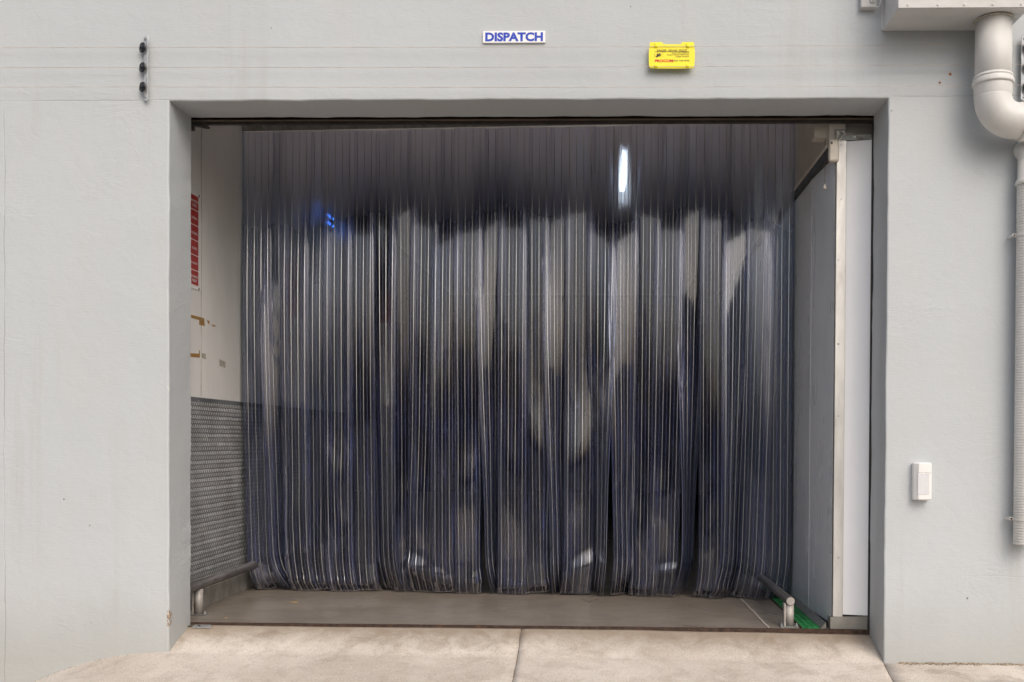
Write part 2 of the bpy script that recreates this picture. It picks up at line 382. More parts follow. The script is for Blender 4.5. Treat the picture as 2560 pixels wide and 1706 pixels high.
M['skirt'] = simple('scuffed_metal_skirting', (0.31, 0.30, 0.27), 0.5, 0.3, 0.2, 9, 0.2, 40, (0.16, 0.14, 0.09), 0.6)
M['alu'] = simple('brushed_aluminium', (0.64, 0.63, 0.61), 0.42, 0.45, 0.12, 12, 0.15, 40, (0.40, 0.36, 0.32), 0.45, (1, 1, 0.25))
M['white_plastic'] = simple('white_plastic', (0.80, 0.80, 0.79), 0.35, 0, 0.02, 20)
M['lens'] = simple('frosted_lens', (0.66, 0.67, 0.69), 0.3, 0, 0.04, 60)
M['beige_plastic'] = simple('aged_cream_plastic', (0.66, 0.60, 0.52), 0.4, 0, 0.06, 30)
M['cord'] = simple('grubby_cord', (0.24, 0.19, 0.14), 0.8, 0, 0.3, 60)
M['paint_grey'] = simple('grey_painted_metal', (0.55, 0.55, 0.545), 0.5, 0, 0.05, 6, 0.12, 40, (0.42, 0.39, 0.33), 0.35)
M['pipe_paint'] = simple('grey_painted_pipe', (0.65, 0.645, 0.625), 0.45, 0, 0.05, 7, 0.12, 50, (0.54, 0.51, 0.45), 0.35, (1, 1, 0.5))
M['black_plastic'] = simple('black_insulator', (0.012, 0.012, 0.017), 0.22, 0, 0.2, 30)
M['wire'] = simple('fence_wire', (0.52, 0.44, 0.38), 0.45, 0.3, 0.3, 8)
M['sign_white'] = simple('sign_white', (0.85, 0.85, 0.85), 0.35, 0, 0.02, 12)
M['sign_blue'] = simple('sign_blue', (0.005, 0.05, 0.48), 0.35, 0, 0.05, 30)
M['yellow'] = simple('sign_yellow', (0.90, 0.78, 0.004), 0.35, 0, 0.03, 20)
M['print_black'] = simple('print_black', (0.035, 0.022, 0.008), 0.5, 0, 0.1, 60)
M['print_red'] = simple('print_red', (0.72, 0.018, 0.010), 0.45, 0, 0.05, 40)
M['sign_red'] = simple('sign_red', (0.38, 0.022, 0.014), 0.4, 0, 0.08, 20)
M['tape'] = simple('brown_packing_tape', (0.38, 0.21, 0.055), 0.35, 0, 0.15, 30)
M['residue'] = simple('glue_residue', (0.42, 0.39, 0.33), 0.7, 0, 0.3, 60)
M['green'] = simple('green_plastic_grating', (0.012, 0.17, 0.045), 0.4, 0, 0.25, 12, 0, 60, (0.01, 0.07, 0.02), 0.5)
M['green_dark'] = simple('dark_green_tray', (0.006, 0.05, 0.016), 0.5, 0, 0.3, 20)
M['straw'] = simple('dry_straw', (0.55, 0.38, 0.10), 0.8, 0, 0.2, 60)
M['sealant'] = simple('pale_joint_sealant', (0.40, 0.36, 0.32), 0.8, 0, 0.2, 40)
M['brick_fence'] = simple('yard_boundary_wall', (0.075, 0.07, 0.07), 0.9, 0, 0.3, 2)
M['tube_light'] = emit('fluorescent_tube', (0.80, 0.93, 1.0), 14.0)
M['blue_light'] = emit('blue_tube', (0.06, 0.25, 1.0), 5.0)
M['pvc'] = mat_pvc('clear_pvc', (0.90, 0.905, 0.955), (0.30, 0.38, 0.80), 0.040, (0.30, 0.33, 0.74), 0.07, painted_glow=0.80, blur=0.24)
M['pvc_rib'] = mat_pvc('clear_pvc_rib', (0.66, 0.70, 0.84), (0.36, 0.44, 0.74), 0.16, (0.30, 0.38, 0.78), 0.2, 0.58, 0.22, painted_glow=0.6)
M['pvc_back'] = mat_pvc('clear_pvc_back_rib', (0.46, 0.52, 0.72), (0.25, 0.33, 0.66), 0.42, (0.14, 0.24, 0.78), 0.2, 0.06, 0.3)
M['pvc_edge'] = mat_pvc('blue_pvc_edge', (0.30, 0.40, 0.70), (0.25, 0.33, 0.66), 0.50, (0.24, 0.34, 0.84), 0.2, 0.30, 0.3)

# ------------------------------------------------------------------ measured layout (metres)
XL, XR, ZT, REV = -2.241, 1.3985, 2.7195, 0.265      # doorway
XW, XP = -2.39, 1.177                                  # lining walls left and right
ZC = 3.24                                              # ceiling

# ------------------------------------------------------------------ ground
def gz(x, y):
    if y >= 0: z = -0.105 + 0.094*(y/REV)**0.9 if y > 0 else -0.105
    else: z = -0.105 + 0.16*y
    z += -0.012*min(1, max(0, (x-0.0)/1.4))+0.004
    d = max(0.0, -2.30-x)
    z -= 0.36*d*d+0.02*d
    z += 0.003*noise.noise(Vector((x*3, y*3, 0)))
    return max(z, -0.66)

def grid_sheet(xs_at, ys, zf):
    bm = BM(); rows = []
    for y in ys: rows.append([bm.verts.new((x, y, zf(x, y))) for x in xs_at(y)])
    for a, b in zip(rows, rows[1:]):
        for i in range(len(a)-1): bm.faces.new((a[i], a[i+1], b[i+1], b[i]))
    return bm

ys_near = [-3.5+0.1*i for i in range(25)]+[-1.0+0.025*i for i in range(51)]+[0.262]
ys_near = sorted(set(round(v, 4) for v in ys_near if v <= 0.262))
gb = grid_sheet(lambda y: [-9+0.25*i for i in range(69)], ys_near, lambda x, y: gz(x, y)-0.006)
apron = build('concrete_apron', gb, M['joint_dirt'], smooth=True)
tag(apron, kind='structure')
j1a, j1b = hit(1304, 1585, 2, -0.04), hit(1281, 1700, 2, -0.14)
j2a, j2b = hit(2212, 1662, 2, -0.115), hit(2240, 1704, 2, -0.13)
def jx(a, b):
    return lambda y: a.x+(b.x-a.x)*max(-4, min(1.2, (y-a.y)/(b.y-a.y)))
J1, J2 = jx(j1a, j1b), jx(j2a, j2b)
def wob(y, s): return 0.008*noise.noise(Vector((y*9, s*7.3, 1.7)))+0.004*noise.noise(Vector((y*31, s, 0)))
def slab(lo, hi, n, s):
    def xs(y):
        a, b = lo(y), hi(y); return [a+(b-a)*(i/n) for i in range(n+1)]
    bm = grid_sheet(xs, ys_near, gz)
    r = bmesh.ops.extrude_face_region(bm, geom=[e for e in bm.edges if e.is_boundary]) if False else None
    be = [e for e in bm.edges if e.is_boundary]
    ex = bmesh.ops.extrude_edge_only(bm, edges=be)
    for v in [g for g in ex['geom'] if isinstance(g, bmesh.types.BMVert)]: v.co.z -= 0.02
    o = build('slab', bm, M['concrete'], apron, smooth=False)
    for pl in o.data.polygons: pl.use_smooth = pl.normal.z > 0.5
    return o
slab(lambda y: -9.0, lambda y: J1(y)-0.0022+wob(y, 1)*0.5, 130, 1)
slab(lambda y: J1(y)+0.0022+wob(y, 2)*0.3, lambda y: J2(y)-0.002+wob(y, 3)*0.6, 60, 2)
slab(lambda y: J2(y)+0.002+wob(y, 3)*0.6, lambda y: 8.0, 90, 3)
gb = BM(); n = 24
vv = [[gb.verts.new((-260+520*i/n, -3.45-300*j/n, -0.665)) for i in range(n+1)] for j in range(n+1)]
for j in range(n):
    for i in range(n): gb.faces.new((vv[j][i], vv[j][i+1], vv[j+1][i+1], vv[j+1][i]))
tag(build('ground', gb, M['yard']), kind='structure')

# interior floor with its steel nosing and a sealed joint
fb = BM(); box(fb, -7.0, 3.0, REV+0.022, 14.0, -0.25, 0.0)
floor = tag(build('floor', fb, M['floor']), kind='structure')
fb = BM()
pts = [(-2.60+0.1*i) for i in range(42)]
for a, b in zip(pts, pts[1:]):
    za, zb = 0.0015*noise.noise(Vector((a*5, 0, 0))), 0.0015*noise.noise(Vector((b*5, 0, 0)))
    q = [fb.verts.new(c) for c in ((a, REV, 0.003+za), (b, REV, 0.003+zb), (b, REV+0.022, 0.003+zb), (a, REV+0.022, 0.003+za), (a, REV, -0.06), (b, REV, -0.06))]
    fb.faces.new(q[:4]); fb.faces.new((q[4], q[5], q[1], q[0]))
bmesh.ops.remove_doubles(fb, verts=fb.verts, dist=1e-5)
build('edge_nosing', fb, M['rust'], floor)
fb = BM(); s0, s1 = hit(1850, 1496, 2, 0), hit(1923, 1572, 2, 0)
prev = None
for i in range(31):
    k = i/30*2.2; c = s1.lerp(s0, k); c.x += 0.006*noise.noise(Vector((k*9, 3, 0))); w = 0.006+0.003*noise.noise(Vector((k*14, 8, 0)))
    cur = (fb.verts.new((c.x-w, c.y, 0.004)), fb.verts.new((c.x+w, c.y, 0.004)))
    if prev: fb.faces.new((prev[0], prev[1], cur[1], cur[0]))
    prev = cur
build('joint_sealant', fb, M['sealant'], floor)

# yard boundary and trees behind the photographer (mirrored in the curtain)
wall_b = BM(); box(wall_b, -60, 60, -34.3, -34, -0.66, 1.1)
for i in range(25): box(wall_b, -60+5*i-0.2, -60+5*i+0.2, -33.999, -33.9, -0.66, 1.2)
tag(build('boundary_wall', wall_b, M['brick_fence']), 'long dark boundary wall with piers across the yard from the doorway', 'wall')
def tree(x, y, h, w, seed):
    r = random.Random(seed); t = thing('tree', (x, y, -0.66), 'dark leafy tree standing beyond the boundary wall across the yard', 'tree', 'trees beyond the boundary wall')
    bm = BM(); top = h*0.75
    tube(bm, [(x+0.12*math.sin(i*1.3+seed), y+0.1*math.cos(i*1.7), -0.66+top*i/6) for i in range(7)], [0.17-0.022*i for i in range(7)], 8)
    for i in range(5):
        a = r.uniform(0, 6.28); z0 = h*r.uniform(0.3, 0.55); tube(bm, [(x, y, z0), (x+0.25*w*math.cos(a), y+0.25*w*math.sin(a), z0+0.15*h), (x+0.42*w*math.cos(a), y+0.42*w*math.sin(a), z0+0.32*h)], [0.07, 0.045, 0.02], 6)
    build('trunk', bm, M['bark'], t)
    bm = BM(); cl = [(r.gauss(0, 0.22)*w, r.gauss(0, 0.2)*w, h*r.uniform(0.35, 0.95), r.uniform(0.12, 0.26)*w) for _ in range(16)]
    for _ in range(1500):
        cx_, cy_, cz_, cr = r.choice(cl); v = Vector((r.gauss(0, 1), r.gauss(0, 1), r.gauss(0, 1))).normalized()*cr*r.random()**0.4
        c = Vector((x+cx_, y+cy_, cz_-0.66))+v; n_ = Vector((r.gauss(0, 1), r.gauss(0, 1), r.gauss(0, 1))).normalized(); u, q = frame_for(n_); sz = r.uniform(0.08, 0.2)
        bm.faces.new([bm.verts.new(c+u*sz*a+q*sz*b_) for a, b_ in ((-1, -0.5), (0.3, -0.7), (1, 0.4), (-0.4, 0.7))])
    build('crown', bm, M['leaf'], t)
M['bark'] = simple('tree_bark', (0.09, 0.07, 0.055), 0.95, 0, 0.3, 6)
M['leaf'] = simple('tree_leaves', (0.035, 0.055, 0.025), 0.6, 0, 0.4, 3)
for i, (x, h, w) in enumerate(((-17, 5.5, 5), (-12.5, 7.5, 4.5), (-8.2, 4.0, 3.6), (-4.6, 6.4, 2.6), (-0.8, 3.4, 3.2), (2.6, 8.2, 2.8), (6.2, 4.6, 3.4), (10.4, 7.0, 4.0), (15.5, 5.0, 5))):
    tree(x, -36-(i*7 % 4), h, w, i+3)

# ------------------------------------------------------------------ facade
def facade():
    bm = BM(); op = []
    def jit(k, s): return 0.0035*noise.noise(Vector((k*4.1, s, 0.3)))+0.0025*noise.noise(Vector((k*17, s+5, 0.3)))
    N = 60
    for i in range(N+1):
        z = -1.2+(ZT+1.2)*i/N; op.append((XL, z, 0))
    for i in range(1, N): op.append((XL+(XR-XL)*i/N, ZT, 1))
    for i in range(N+1):
        z = ZT-(ZT+1.2)*i/N; op.append((XR, z, 2))
    def ring(y, off, s, amp):
        out = []
        for x, z, side in op:
            k = z if side != 1 else x; j = jit(k, s+side*11)*amp
            corner = (side == 0 and z > ZT-1e-6) or (side == 2 and z > ZT-1e-6)
            xx, zz = x, z
            if side == 0: xx = x-off+j
            if side == 2: xx = x+off+j
            if side == 1 or corner: zz = z+off+j
            out.append(bm.verts.new((xx, y, zz)))
        return out
    rings = [ring(0, 0.007, 1, 1), ring(0.0025, 0.002, 1, 1), ring(0.007, 0, 1, 1), ring(REV*0.5, 0, 1, 0.6), ring(REV, 0, 2, 1.1)]
    for a, b in zip(rings, rings[1:]):
        for i in range(len(a)-1): bm.faces.new((a[i], b[i], b[i+1], a[i+1]))
    X0, X1, Z1 = -9, 8, 6.0
    f0 = [bm.verts.new(c) for c in ((X1, 0, -1.2), (X1, 0, Z1), (X0, 0, Z1), (X0, 0, -1.2))]
    bm.faces.new(rings[0]+f0)
    b0 = [bm.verts.new(c) for c in ((X1, REV, -1.2), (X1, REV, Z1), (X0, REV, Z1), (X0, REV, -1.2))]
    bm.faces.new(list(reversed(rings[-1]+b0)))
    for i in range(3): bm.faces.new((f0[i], b0[i], b0[i+1], f0[i+1]))
    return bm
fac = build('building_wall', facade(), M['plaster'])
tag(fac, 'light grey painted plaster wall with the wide dispatch doorway cut through it', 'wall')

# crumbled plaster and grit along the foot of the wall
def crumbs():
    bm = BM()
    for i in range(430):
        if random.random() < 0.70:
            x = random.uniform(1.50, 2.35); y = -abs(random.gauss(0, 0.008))-0.001; s = 0.0015+0.006*random.random()**2
        elif random.random() < 0.6:
            x = -3.0+0.75*random.random()**0.7*(0.3+0.7*random.random()); y = -abs(random.gauss(0, 0.012))-0.002; s = 0.0008+0.004*random.random()**3
        else:
            x = random.uniform(-2.2, 1.35); y = random.uniform(-0.35, 0.25); s = random.uniform(0.0008, 0.0028)
        c = Vector((x, y, gz(x, y)+s*0.25)); t = bmesh.new()
        bmesh.ops.create_icosphere(t, subdivisions=1, radius=s)
        k = Vector((random.uniform(0.6, 1.6), random.uniform(0.6, 1.3), random.uniform(0.4, 0.9)))
        for v in t.verts: v.co = Vector((v.co.x*k.x, v.co.y*k.y, v.co.z*k.z))*random.uniform(0.7, 1.2)+c
        merge(bm, t)
    prev = None
    for i in range(140):
        x = 1.47+0.006*i; h = max(0.0006, 0.006+0.007*noise.noise(Vector((x*23, 0, 4)))+0.004*noise.noise(Vector((x*90, 0, 4)))); g = gz(x, 0)
        cur = [bm.verts.new((x, -0.0002, g+h)), bm.verts.new((x, -0.6*h, g+h*0.45)), bm.verts.new((x, -1.5*h, g-0.001))]
        if prev:
            for k in range(2): bm.faces.new((prev[k], prev[k+1], cur[k+1], cur[k]))
        prev = cur
    return bm
tag(build('grit', crumbs(), simple('grit_and_plaster_crumbs', (0.27, 0.22, 0.16), 0.95, 0, 0.5, 80)), 'brown grit and plaster crumbs lying along the foot of the wall', 'grit', kind='stuff')

# ------------------------------------------------------------------ interior shell
def panel_box(name, parent, m, *a, bev=0.0015):
    bm = BM(); box(bm, *a, bev=bev); return build(name, bm, m, parent)

lw = thing('lining_wall', (XW, 1.5, 0), 'white insulated panel wall with tread plate dado on the red sign side', 'wall')
seams = [REV, hit(503, 700, 0, XW).y, 1.91, 3.06, 4.15]
for a, b in zip(seams, seams[1:]):
    panel_box('panel', lw, M['panel_white'], XW-0.08, XW, a+0.0012, b-0.0012, 0.0, ZC)
for s in seams[1:-1]:
    bm = BM(); prev = None
    for i in range(50):
        z = 1.25+2.2*i/49; w = 0.0022+0.0016*noise.noise(Vector((z*20, s, 0)))
        cur = [bm.verts.new((XW+0.0012, s-w, z)), bm.verts.new((XW+0.0012, s+w, z))]
        if prev: bm.faces.new((prev[0], prev[1], cur[1], cur[0]))
        prev = cur
    build('seam', bm, M['seam'], lw)
ZP = 1.238
tp = panel_box('tread_plate', lw, M['tread'], XW+0.0005, XW+0.0035, REV+0.002, 4.0, 0.115, ZP, bev=0.0)
# raised lugs in herringbone rows
def lugs():
    bm = BM(); ph, pv = 0.0275, 0.0265
    rows = int((ZP-0.13)/pv)
    for r in range(rows):
        z = 0.128+pv*(r+0.5); s = 1 if r % 2 else -1
        yy = 0.60+(ph/2 if r % 2 else 0)
        while yy < 2.9:
            ang = math.radians(28)*s; L, w, h = 0.0145, 0.0042, 0.0022
            cz, sz = math.cos(ang), math.sin(ang)
            def P(l, q, d): return (XW+0.0034+d, yy+l*sz+q*cz, z+l*cz-q*sz)
            v = [bm.verts.new(P(*c)) for c in ((-L, 0, 0), (-L*0.4, w, 0), (L*0.4, w, 0), (L, 0, 0), (L*0.4, -w, 0), (-L*0.4, -w, 0), (-L*0.55, 0, h), (L*0.55, 0, h))]
            for f in ((0, 1, 6), (1, 2, 7, 6), (2, 3, 7), (3, 4, 7), (4, 5, 6, 7), (5, 0, 6)): bm.faces.new([v[k] for k in f])
            yy += ph
    return bm
tag(build('raised_lugs', lugs(), M['lug'], tp), kind='stuff')
bm = BM(); box(bm, XW+0.0005, XW+0.012, REV+0.002, 3.2, 0.0, 0.112, bev=0.002)
build('skirting', bm, M['skirt'], lw)
for i, y in enumerate((0.72, 1.02, 1.32, 1.62)):
    bm = BM(); bolt(bm, (XW+0.0035, y, ZP-0.018), (1, 0, 0), 0.003, 0.002); build('rivet', bm, M['galv'], lw)

rw = thing('lining_wall', (XP, 1.5, 0), 'grey blue insulated panel wall behind the green grating', 'wall')
rs = [0.302, hit(2022, 1400, 0, XP).y, 1.85, 3.0, 4.2, 5.6]
p0, p1 = hit(2081, 1500, 1, 0.302).x, hit(2106, 1500, 1, 0.302).x
bm = BM(); prism(bm, [(XP, rs[1]-0.001), (p0-0.006, 0.2965), (p0+0.05, 0.37), (XP+0.08, rs[1]-0.001)], 1.0, lambda u, v, t: (u, v, 0.03 if t < 0.5 else 2.515)); build('panel', bm, M['panel_grey'], rw)
for a, b in zip(rs[1:], rs[2:]):
    panel_box('panel', rw, M['panel_grey'], XP, XP+0.08, a+0.001, b-0.001, 0.03, 2.515)
for s in rs[1:-1]:
    panel_box('seam', rw, M['seam_white'], XP-0.0012, XP+0.004, s-0.0018, s+0.0018, 0.035, 2.51, bev=0)
panel_box('top_trim', rw, M['black_trim'], XP-0.012, XP+0.03, 0.31, 5.6, 2.516, 2.566, bev=0.002)
panel_box('upper_wall', rw, M['upper_wall'], XP-0.004, XP+0.08, 0.302, 5.6, 2.567, ZC)
panel_box('angle_bead', rw, M['beige_plastic'], XP-0.016, XP-0.005, 0.33, 5.6, 2.5665, 2.586, bev=0.002)
bm = BM(); prism(bm, [(0, 0.0), (0.032, 0.0), (0.0, 0.034)], 4.0, lambda u, v, t: (XP-u, 0.30+t, v+0.001))
build('skirting', bm, M['galv_dull'], rw)

# frame post, bright return panel, plinth and flashing beside it
dp = thing('door_frame_post', (1.236, 0.30, 0), 'scuffed aluminium frame post screwed up beside the grey blue panels', 'post')
p0, p1 = hit(2081, 1500, 1, 0.302).x, hit(2106, 1500, 1, 0.302).x
bm = BM(); box(bm, p0, p1, 0.290, 0.36, 0.066, 2.61, bev=0.003); build('post', bm, M['alu'], dp)
bm = BM(); box(bm, p0-0.005, p0-0.001, 0.2955, 0.34, 0.03, 2.60); build('rubber_gasket', bm, M['black_trim'], dp)
for py in (352, 362, 498, 650, 860, 1040, 1394):
    q = hit(2106+(-3 if py < 600 else -10), py, 1, 0.290)
    bm = BM(); bolt(bm, (min(q.x, p1-0.008), 0.290, q.z), (0, -1, 0), 0.0045, 0.004); build('screw', bm, M['galv'], dp)
rp = thing('return_panel', (1.33, 0.28, 0), 'bright white panel between the aluminium post and the doorway jamb', 'panel')
bm = BM(); prism(bm, [(p1+0.0005, 0.300), (XR-0.004, 0.272), (XR+0.1, 0.272), (XR+0.1, 0.36), (p1+0.0005, 0.36)], 1.0, lambda u, v, t: (u, v, 0.078 if t < 0.5 else 2.595))
build('panel', bm, M['panel_bright'], rp)
bm = BM(); prism(bm, [(p0-0.012, 0.292), (XR+0.1, 0.268), (XR+0.1, 0.36), (p0-0.012, 0.36)], 1.0, lambda u, v, t: (u, v, 0.001 if t < 0.5 else (0.064 if u < 1.3 else 0.078)))
build('plinth', bm, M['skirt'], rp)
bm = BM(); prism(bm, [(p0, 0.287), (XR+0.1, 0.266), (XR+0.1, 0.36), (p0, 0.36)], 1.0, lambda u, v, t: (u, v, 2.597 if t < 0.5 else 2.624))
build('flashing', bm, M['galv_dull'], rp)
bm = BM(); box(bm, 1.10, XR+0.1, 0.335, 0.42, 2.626, ZC); build('upper_infill', bm, M['upper_wall'], rp)
bm = BM(); bolt(bm, (1.30, 0.277, 2.61), (0, -1, 0), 0.005, 0.004); build('screw', bm, M['galv'], rp)
bm = BM(); box(bm, 1.20, 1.265, 0.30, 0.334, 2.626, 2.66, bev=0.003); build('bracket', bm, M['galv_dull'], rp)
for k in range(2):
    bm = BM(); bolt(bm, (1.217+0.03*k, 0.30, 2.645), (0, -1, 0), 0.005, 0.004); build('screw', bm, M['galv'], rp)

# ceiling, upper inside face, store room shell
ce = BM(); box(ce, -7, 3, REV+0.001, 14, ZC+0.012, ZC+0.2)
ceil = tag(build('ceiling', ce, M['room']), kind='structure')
cy0 = [0.27, 1.7, 2.9, 4.1, 5.3, 6.5, 7.7, 8.9, 10.1]
for a, b in zip(cy0, cy0[1:]):
    panel_box('ceiling_panel', ceil, M['ceiling'], XW+0.001, XP-0.006, a+0.003, b-0.003, ZC-0.03, ZC+0.011)
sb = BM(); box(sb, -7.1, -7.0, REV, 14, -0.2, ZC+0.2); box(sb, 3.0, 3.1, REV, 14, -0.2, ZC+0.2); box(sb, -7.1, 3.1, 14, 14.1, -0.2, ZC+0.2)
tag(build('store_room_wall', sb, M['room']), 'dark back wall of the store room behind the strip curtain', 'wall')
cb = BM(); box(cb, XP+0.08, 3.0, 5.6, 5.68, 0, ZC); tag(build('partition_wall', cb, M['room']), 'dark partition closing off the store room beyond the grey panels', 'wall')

# ------------------------------------------------------------------ roller shutter (rolled up)
rsx = thing('roller_shutter', (-0.42, 0.31, 0), 'rolled up brown roller shutter with black bottom rail in the door head', 'shutter')
bm = BM(); box(bm, XL-0.03, XR+0.03, 0.272, 0.296, 2.6865, 2.6995, bev=0.0015); build('bottom_rail', bm, M['dark_steel'], rsx)
bm = BM(); tube(bm, [(XL-0.02+(XR-XL+0.04)*i/30, 0.278, 2.7065+0.0012*noise.noise(Vector((i*0.6, 0, 0)))) for i in range(31)], 0.0055, 10); build('round_bead', bm, M['brown_lath'], rsx)
for i in range(3):
    bm = BM(); z0 = 2.713+0.072*i
    pr = [(0.292+0.014*math.sin(PI*k/8), z0+0.07*k/8) for k in range(9)]
    rows = [[bm.verts.new((x, y, z)) for y, z in pr] for x in (XL-0.05, XR+0.05)]
    for k in range(8): bm.faces.new((rows[0][k], rows[1][k], rows[1][k+1], rows[0][k+1]))
    build('lath', bm, M['rust'], rsx, smooth=True)
bm = BM(); lathe2(bm, [(0, 0.14), (XR-XL+0.1, 0.14)], (XL-0.05, 0.45, 3.05), (1, 0, 0), 32); build('coil', bm, M['dark_steel'], rsx, smooth=False)
for s, x in ((-1, XL), (1, XR)):
    bm = BM()
    if s < 0: box(bm, x-0.06, x-0.004, 0.2655, 0.2695, 0.004, 2.68)
    else:
        box(bm, x-0.010, x+0.05, 0.2655, 0.2695, 0.004, 2.68); box(bm, x+0.03, x+0.034, 0.2695, 0.271, 0.004, 2.68)
    build('guide_channel', bm, M['black_trim'], rsx)
bm = BM(); box(bm, XL-0.005, XL+0.012, 0.268, 0.29, 2.655, 2.7, bev=0.001)
prism(bm, [(XL+0.01, 2.690), (XL+0.035, 2.688), (XL+0.092, 2.676), (XL+0.092, 2.667), (XL+0.075, 2.667), (XL+0.01, 2.68)], 0.03, lambda u, v, t: (u, 0.262+t, v))
build('end_stop', bm, M['black_trim'], rsx)

# ------------------------------------------------------------------ strip curtain
NS = 25
HA, HB = Vector((XW+0.012, 1.40, 0)), Vector((XP-0.008, 1.228, 0))
HU = (HB-HA).normalized(); HN = Vector((-HU.y, HU.x, 0))          # HN points into the store room
LEN = (HB-HA).length; PITCH_S = LEN/NS; SW = 0.200
sc_ = thing('strip_curtain', (-0.6, 1.35, 0), 'clear ribbed plastic strip curtain hanging across the doorway', 'curtain')
ZH = 2.997
def hdr(name, m, d0, d1, z0, z1, ext=0.0):
    bm = BM()
    c = [HA-HU*ext+HN*d0, HB+HU*ext+HN*d0, HB+HU*ext+HN*d1, HA-HU*ext+HN*d1]
    prism(bm, [(p.x, p.y) for p in c], 1.0, lambda u, v, t: (u, v, z0 if t < 0.5 else z1))
    return build(name, bm, m, sc_)
hd = hdr('header_rail', M['galv_dull'], -0.020, -0.016, ZH-0.001, ZH+0.11)
hdr('white_strip', M['sign_white'], -0.0155, 0.010, ZH-0.004, ZH+0.001)  # thin white line along the bottom of the header rail
hdr('header_angle', M['galv_dull'], -0.016, 0.05, ZH+0.106, ZH+0.11)
hdr('top_closure', M['upper_wall'], -0.010, 0.06, ZH+0.112, ZC-0.032)
for i in range(NS+1):
    c = HA+HU*(PITCH_S*min(max(i, 0.1), NS-0.1))-HN*0.020
    bm = BM(); bolt(bm, (c.x, c.y, ZH+0.034), -HN, 0.0055, 0.006); build('rivet', bm, M['galv'], hd)

def section():
    """closed outline (a across, d depth, material of the edge that leaves it)"""
    h = 0.0014; out = []
    def rib(a, s):
        w = 0.0027
        pr = [(-w-0.0008, 0), (-w, 0.0), (-w*0.72, 0.0011), (-w*0.3, 0.0018), (w*0.3, 0.0018), (w*0.72, 0.0011), (w, 0), (w+0.0008, 0)]
        return [(a+x, -s*(h+y)) for x, y in pr]
    fr = []
    for a in (-0.0685, -0.0228, 0.0228, 0.0685): fr.append(rib(a, 1))
    bk = []
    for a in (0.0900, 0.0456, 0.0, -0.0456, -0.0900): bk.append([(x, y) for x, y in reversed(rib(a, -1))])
    def put(pts, m): 
        for p in pts: out.append((p[0], p[1], m))
    out.append((-SW/2, -h, 0))
    for r in fr:
        for k, p in enumerate(r): out.append((p[0], p[1], 1 if 1 <= k <= 5 else 0))
    out.append((SW/2, -h, 2)); out.append((SW/2, h, 0))
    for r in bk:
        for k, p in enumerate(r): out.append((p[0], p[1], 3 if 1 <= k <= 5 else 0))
    out.append((-SW/2, h, 2))
    return out
SEC = section()
# turn about the vertical (deg), sideways drift at the foot (m), curl, fold of left / right edge (deg)
SPEC = {0: (22, 0.030, 1.0, 0, 20), 1: (48, 0.050, 1.5, 0, 30), 2: (-5, 0.02, 0.5, 30, 0), 3: (6, 0.0, 0.5, 0, 25), 4: (-3, 0.0, 0.4, 0, 0), 5: (-4, 0.01, 0.6, 0, 35), 6: (-30, 0.03, 1.2, 10, 0),
        7: (3, 0.012, 0.6, 0, 62), 8: (-8, -0.035, 0.9, 15, 0), 9: (12, 0.0, 0.8, 0, 50), 10: (-4, 0.01, 0.4, 0, 66), 11: (62, 0.03, 1.5, 0, 10), 12: (-3, 0.0, 0.4, 10, 0), 13: (4, 0.02, 0.9, 0, 58),
        14: (54, 0.03, 1.5, 0, 10), 15: (2, 0.0, 0.4, 0, 15), 16: (-58, -0.01, 1.4, 0, 0), 17: (50, 0.02, 1.5, 10, 0), 18: (-7, -0.01, 0.6, 30, 0), 19: (-4, -0.035, 0.75, 0, 0), 20: (66, -0.022, 1.2, 0, 0),
        21: (-3, 0.012, 0.4, 0, 0), 22: (48, -0.035, 1.0, 0, 0), 23: (-16, -0.05, 0.8, 20, 0), 24: (3, 0.0, 0.5, 0, 0)}
def sstep(v):
    v = max(0.0, min(1.0, v)); return v*v*(3-2*v)
